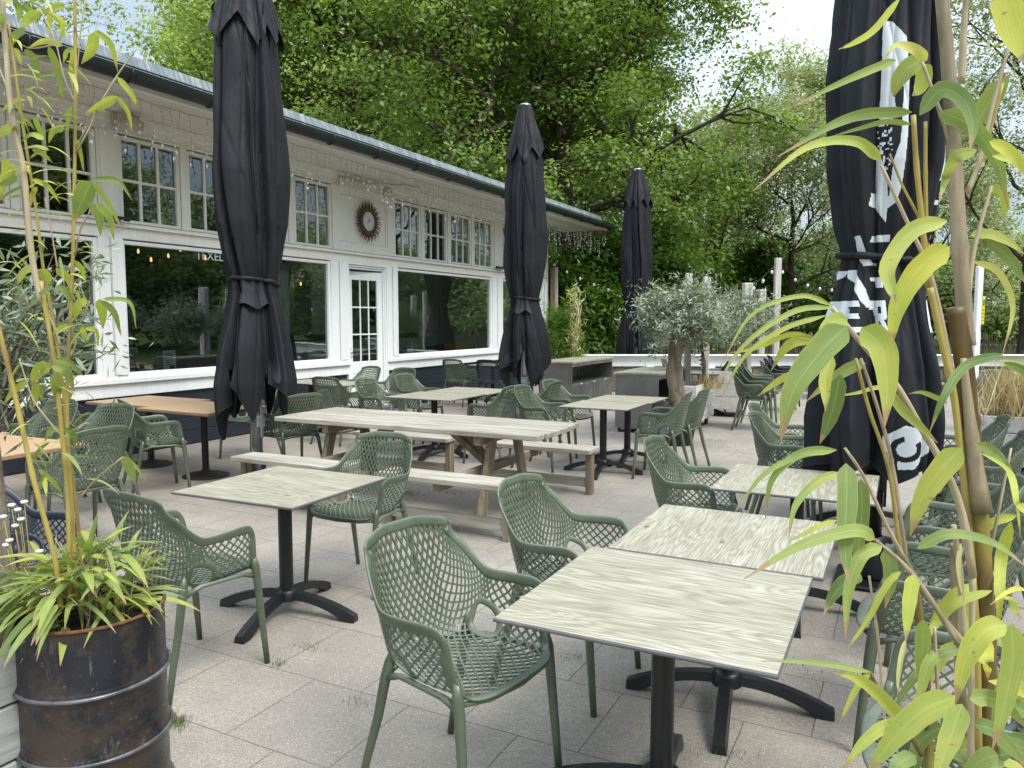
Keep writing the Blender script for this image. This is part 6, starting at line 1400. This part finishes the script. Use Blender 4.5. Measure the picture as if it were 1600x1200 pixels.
drum((*gp(1560, 1.12), 0), .24, .70, (.22, .46), 'rusty steel drum below the frame holding the right bamboo')
LB = empty('bamboo_plant', (*dxy, 0), 0, 'thin yellow bamboo rising from the rusty drum on the left', 'bamboo')
for pts, r0, r1, d, mt in [([(3, -10), (17, 167), (37, 267), (50, 400), (64, 470)], .0065, .009, 2.2, 'culm_dry'), ([(64, 440), (77, 517), (88, 590), (97, 680), (105, 760), (108, 850), (110, 950)], .006, .0068, 2.2, 'culm_yellow'), ([(117, -10), (118, 167), (116, 300), (114, 400), (110, 500), (105, 610), (106, 700), (112, 800), (122, 950)], .0042, .0068, 2.25, 'culm_yellow'),
    ([(13, 33), (35, 190), (57, 333), (68, 420), (85, 510), (98, 600), (107, 700), (120, 800), (135, 960)], .0035, .0058, 2.32, 'culm_yellow'), ([(-5, 500), (27, 633), (53, 750), (85, 870), (95, 950)], .0065, .0075, 2.15, 'culm_yellow'),
    ([(213, 76), (180, 123), (143, 187), (117, 233)], .002, .003, 2.25, 'culm_dry'), ([(183, 120), (155, 165), (140, 200), (118, 240)], .002, .003, 2.2, 'culm_dry'), ([(143, 283), (140, 330), (125, 360), (117, 400)], .0015, .003, 2.2, 'culm_dry'), ([(60, 10), (85, 60), (100, 120), (117, 160)], .0015, .0025, 2.3, 'culm_dry'), ([(133, 0), (125, 60), (119, 130)], .0015, .002, 2.3, 'culm_dry'),
    ([(192, 714), (160, 740), (140, 760), (128, 775)], .0022, .003, 2.2, 'culm_dry'), ([(30, 560), (50, 620), (70, 650), (95, 680)], .002, .003, 2.25, 'culm_dry'), ([(60, 455), (80, 500), (95, 540)], .002, .003, 2.25, 'culm_dry'), ([(140, 470), (125, 510), (112, 560)], .002, .003, 2.25, 'culm_dry'), ([(70, 310), (80, 360), (90, 420)], .0015, .0025, 2.3, 'culm_dry'),
    ([(20, 60), (45, 75), (75, 72), (100, 66)], .0015, .002, 2.25, 'culm_dry'), ([(-5, 95), (20, 170), (33, 280), (45, 390)], .002, .005, 2.35, 'culm_dry')]:
    b = MB(); culm(b, pts, r0, r1, d, .16); rel(LB, b.build('twig' if r1 < .004 else 'culm', M[mt], LB))
LLv = [([(147, 50), (143, 77), (127, 100)], 14, .6), ([(147, 48), (173, 70), (184, 112)], 9, .6), ([(183, 120), (205, 147), (214, 168)], 8, .65), ([(182, 150), (157, 165), (132, 179)], 12, .5), ([(182, 150), (200, 175), (207, 208)], 6, .55), ([(63, 17), (43, 30), (36, 44)], 12, .55), ([(102, 10), (80, 15), (58, 24)], 8, .6), ([(80, 20), (78, 37), (80, 58)], 8, .65), ([(83, 23), (98, 40), (93, 64)], 7, .65), ([(40, 45), (20, 60), (9, 88)], 10, .3), ([(38, 77), (57, 98), (58, 138)], 9, .25), ([(76, 72), (90, 110), (99, 163)], 9, .35), ([(98, 71), (70, 64), (42, 76)], 8, .9), ([(117, 78), (105, 82), (99, 98)], 8, .5), ([(115, 80), (112, 100), (108, 119)], 8, .6), ([(53, 183), (62, 205), (71, 228)], 7, .6), ([(102, 200), (84, 205), (76, 224)], 9, .45), ([(68, 218), (50, 210), (33, 221)], 8, .6), ([(75, 235), (57, 229), (36, 232)], 8, .6), ([(50, 233), (66, 240), (82, 254)], 7, .6), ([(50, 280), (75, 292), (94, 318)], 7, .65), ([(143, 283), (130, 310), (116, 345)], 26, .3), ([(143, 283), (169, 317), (193, 362)], 7, .55), ([(143, 280), (183, 282), (206, 312)], 7, .3), ([(140, 320), (154, 337), (157, 369)], 14, .3), ([(150, 318), (171, 340), (178, 375)], 10, .55), ([(13, 250), (8, 280), (0, 312)], 12, .65), ([(18, 200), (8, 204), (-3, 216)], 12, .6), ([(55, 417), (38, 425), (26, 446)], 12, .65), ([(62, 420), (72, 432), (80, 442)], 14, .6), ([(87, 420), (101, 430), (112, 448)], 11, .65), ([(117, 407), (129, 423), (132, 441)], 7, .65), ([(83, 447), (62, 462), (42, 484)], 9, .3), ([(87, 447), (105, 458), (117, 490)], 9, .3), ([(137, 470), (122, 478), (117, 501)], 13, .65), ([(155, 467), (160, 487), (161, 514)], 13, .65), ([(157, 470), (178, 488), (189, 525)], 9, .3), ([(160, 467), (202, 472), (213, 514)], 6, .4), ([(110, 512), (97, 513), (81, 524)], 11, .7), ([(124, 512), (130, 520), (137, 535)], 9, .65), ([(133, 513), (150, 517), (154, 542)], 6, .65), ([(80, 570), (62, 578), (49, 602)], 18, .55), ([(80, 572), (103, 580), (116, 612)], 14, .3), ([(87, 563), (110, 568), (131, 588)], 9, .25), ([(43, 597), (23, 610), (5, 632)], 10, .5), ([(53, 597), (55, 618), (53, 638)], 10, .55), ([(60, 597), (65, 612), (64, 625)], 9, .2), ([(80, 585), (88, 600), (89, 629)], 18, .35), ([(97, 670), (80, 672), (70, 690)], 8, .55), ([(100, 670), (116, 680), (117, 701)], 8, .25), ([(192, 713), (203, 733), (211, 757)], 13, .35), ([(194, 713), (213, 730), (228, 752)], 5, .4), ([(60, 733), (85, 755), (99, 775)], 6, .5), ([(0, 250), (15, 262), (26, 284)], 10, .5), ([(27, 275), (12, 285), (-5, 290)], 10, .3), ([(5, 20), (-3, 40), (-10, 60)], 12, .4), ([(20, 0), (30, 15), (28, 35)], 10, .3), ([(35, 5), (50, 22), (60, 38)], 9, .3)]
lv = Leaves()
for path, w_, tone in LLv:
    d = rd.uniform(2.12, 2.35); P = [at(x, y, d+.04*i) for i, (x, y) in enumerate(path)]; c = (at(800, 500, 0)-P[1]).normalized(); c = (c+Vector((rd.uniform(-.3, .3), rd.uniform(-.3, .3), rd.uniform(-.1, .4)))).normalized(); lv.add(P, w_*d/FPX*1.15, tone+rd.uniform(-.06, .06), c, rd.uniform(.1, .4), 10)
def rnd_leaf(lv, rr, base, L, w_, tone, az=None, el=None, droop=1.0):
    az = rr.uniform(0, 6.28) if az is None else az; el = rr.uniform(-.1, 1.0) if el is None else el
    d = Vector((math.cos(az)*math.cos(el), math.sin(az)*math.cos(el), math.sin(el))); p = Vector(base); pts = [p]
    for i in range(4): d = (d+Vector((0, 0, -.16*droop))).normalized(); p = p+d*L/4; pts.append(p)
    lv.add(pts, w_, tone, Vector((rr.uniform(-.4, .4), rr.uniform(-.4, .4), 1)), rr.uniform(.1, .35), 9)
rr = random.Random(21)
for k in range(120):      # small leaves all the way up the thin stems
    px = rr.choice([(10, 60), (110, 125), (60, 100), (30, 60)]); py = rr.uniform(-20, 760); p = at(rr.uniform(*px)+(py-300)*.05, py, rr.uniform(2.15, 2.35)); rnd_leaf(lv, rr, p, rr.uniform(.05, .13), rr.uniform(.007, .015), rr.choice([.3, .45, .6, .7, .9]), None, rr.uniform(-.6, .8), 1.6)
for k in range(230):       # the tuft spilling over the rim
    a = rr.uniform(0, 6.28); q = rr.uniform(0, .16)**1; z = .80+rr.uniform(-.02, .22)*(1-q*2); base = (dxy[0]+q*math.cos(a), dxy[1]+q*math.sin(a), z)
    rnd_leaf(lv, rr, base, rr.uniform(.10, .19), rr.uniform(.014, .026), rr.choice([.1, .25, .35, .4, .5, .6, .3]), a+rr.uniform(-.9, .9), rr.uniform(-.3, 1.1), rr.uniform(.7, 1.8))
for k in range(60):      # leaves that hang over the drum's edge to the left and front
    a = rr.uniform(2.6, 5.4)-YAW*0; q = rr.uniform(.15, .22); base = (dxy[0]+q*math.cos(a), dxy[1]+q*math.sin(a), .86+rr.uniform(-.03, .08)); rnd_leaf(lv, rr, base, rr.uniform(.11, .19), rr.uniform(.016, .026), rr.choice([.15, .3, .45, .55]), a+rr.uniform(-.5, .5), rr.uniform(-.4, .3), 1.7)
lo = lv.build('leaves', LB); rel(LB, lo)
b = MB()
for k in range(46): a = rr.uniform(0, 6.28); q = rr.uniform(0, .17); x, y = dxy[0]+q*math.cos(a), dxy[1]+q*math.sin(a); b.tube([(x, y, .72), (x+rr.uniform(-.03, .03), y+rr.uniform(-.03, .03), .82), (x+rr.uniform(-.07, .07), y+rr.uniform(-.07, .07), .82+rr.uniform(.05, .22))], [.002, .0018, .001], 4)
rel(LB, b.build('dry_stalks', M['culm_dry'], LB))
# daisies
o = empty('white_flowers', (*gp(25, 2.3), 0), 0, 'small white daisies growing beside the left bamboo', 'flowers'); b = MB(); x0, y0 = o.location[:2]
for (px, py) in ((38, 785), (28, 797), (33, 812), (24, 822), (15, 845), (10, 852), (90, 882), (78, 872), (62, 862), (18, 790), (98, 895), (5, 808)):
    p = at(px, py, 2.3)-Vector((x0, y0, 0)); q = Vector((p.x*.5, p.y*.5, .74)); b.tube([q, (p+q)/2+Vector((.01, 0, .02)), p], .0013, 4); c = MB(); c.lathe([(.001, -.004), (.009, -.002), (.0115, .003), (.008, .006), (.001, .006)], 10, 0, tuple(p)); c.build('flower_head', M['felt'], o)
b.build('stems', M['culm_yellow'], o)
# grey planter at the left edge with its olive tree
cx, cy = gp(-95, 2.20); 
pp = plank_planter(cx-.22, cx+.22, cy-.25, cy+.25, .06, .74, 'grey plank planter at the bottom left edge beside the drum', 4, 'greyplank')
x, y = gp(-25, 2.75); root = empty('olive_tree', (x, y, 0), 0, 'silvery olive tree at the left edge behind the thin bamboo', 'tree')
rng = np.random.default_rng(8); b = MB(); b.tube([(0, 0, 0), (.02, .02, .7), (0, 0, 1.42)], [.03, .026, .018], 8); b.build('trunk', M['olivebark'], root); br = []; tips = []
for k in range(30):
    tx, ty = rng.uniform(-90, 195), 365+255*rng.uniform(0, 1)**1.1 ; tx = min(tx, 205-abs(ty-520)*.45); P2 = at(tx, ty, rng.uniform(2.45, 3.05))-Vector((x, y, 0)); p0 = Vector((0, 0, 1.32+rng.uniform(-.1, .12))); md = (p0+P2)/2+Vector((0, 0, rng.uniform(.0, .12))); q = [np.array(p0*(1-t)**2+md*2*t*(1-t)+P2*t*t) for t in np.linspace(0, 1, 7)]; br.append((q, list(np.linspace(.007, .0015, 7))))
    for j in (2, 3, 4, 5, 6): tips.append(q[j])
wood_obj(br, M['olivebark'], root, 4, 0, 'branches'); C, D, N, L, W_, tn = clusters(rng, tips, 9, .045, .058, 1, .1, .55, -.1, .2); leaf_object('crown', C, D, N, L, W_, tn, M['leaf_olive'], root)
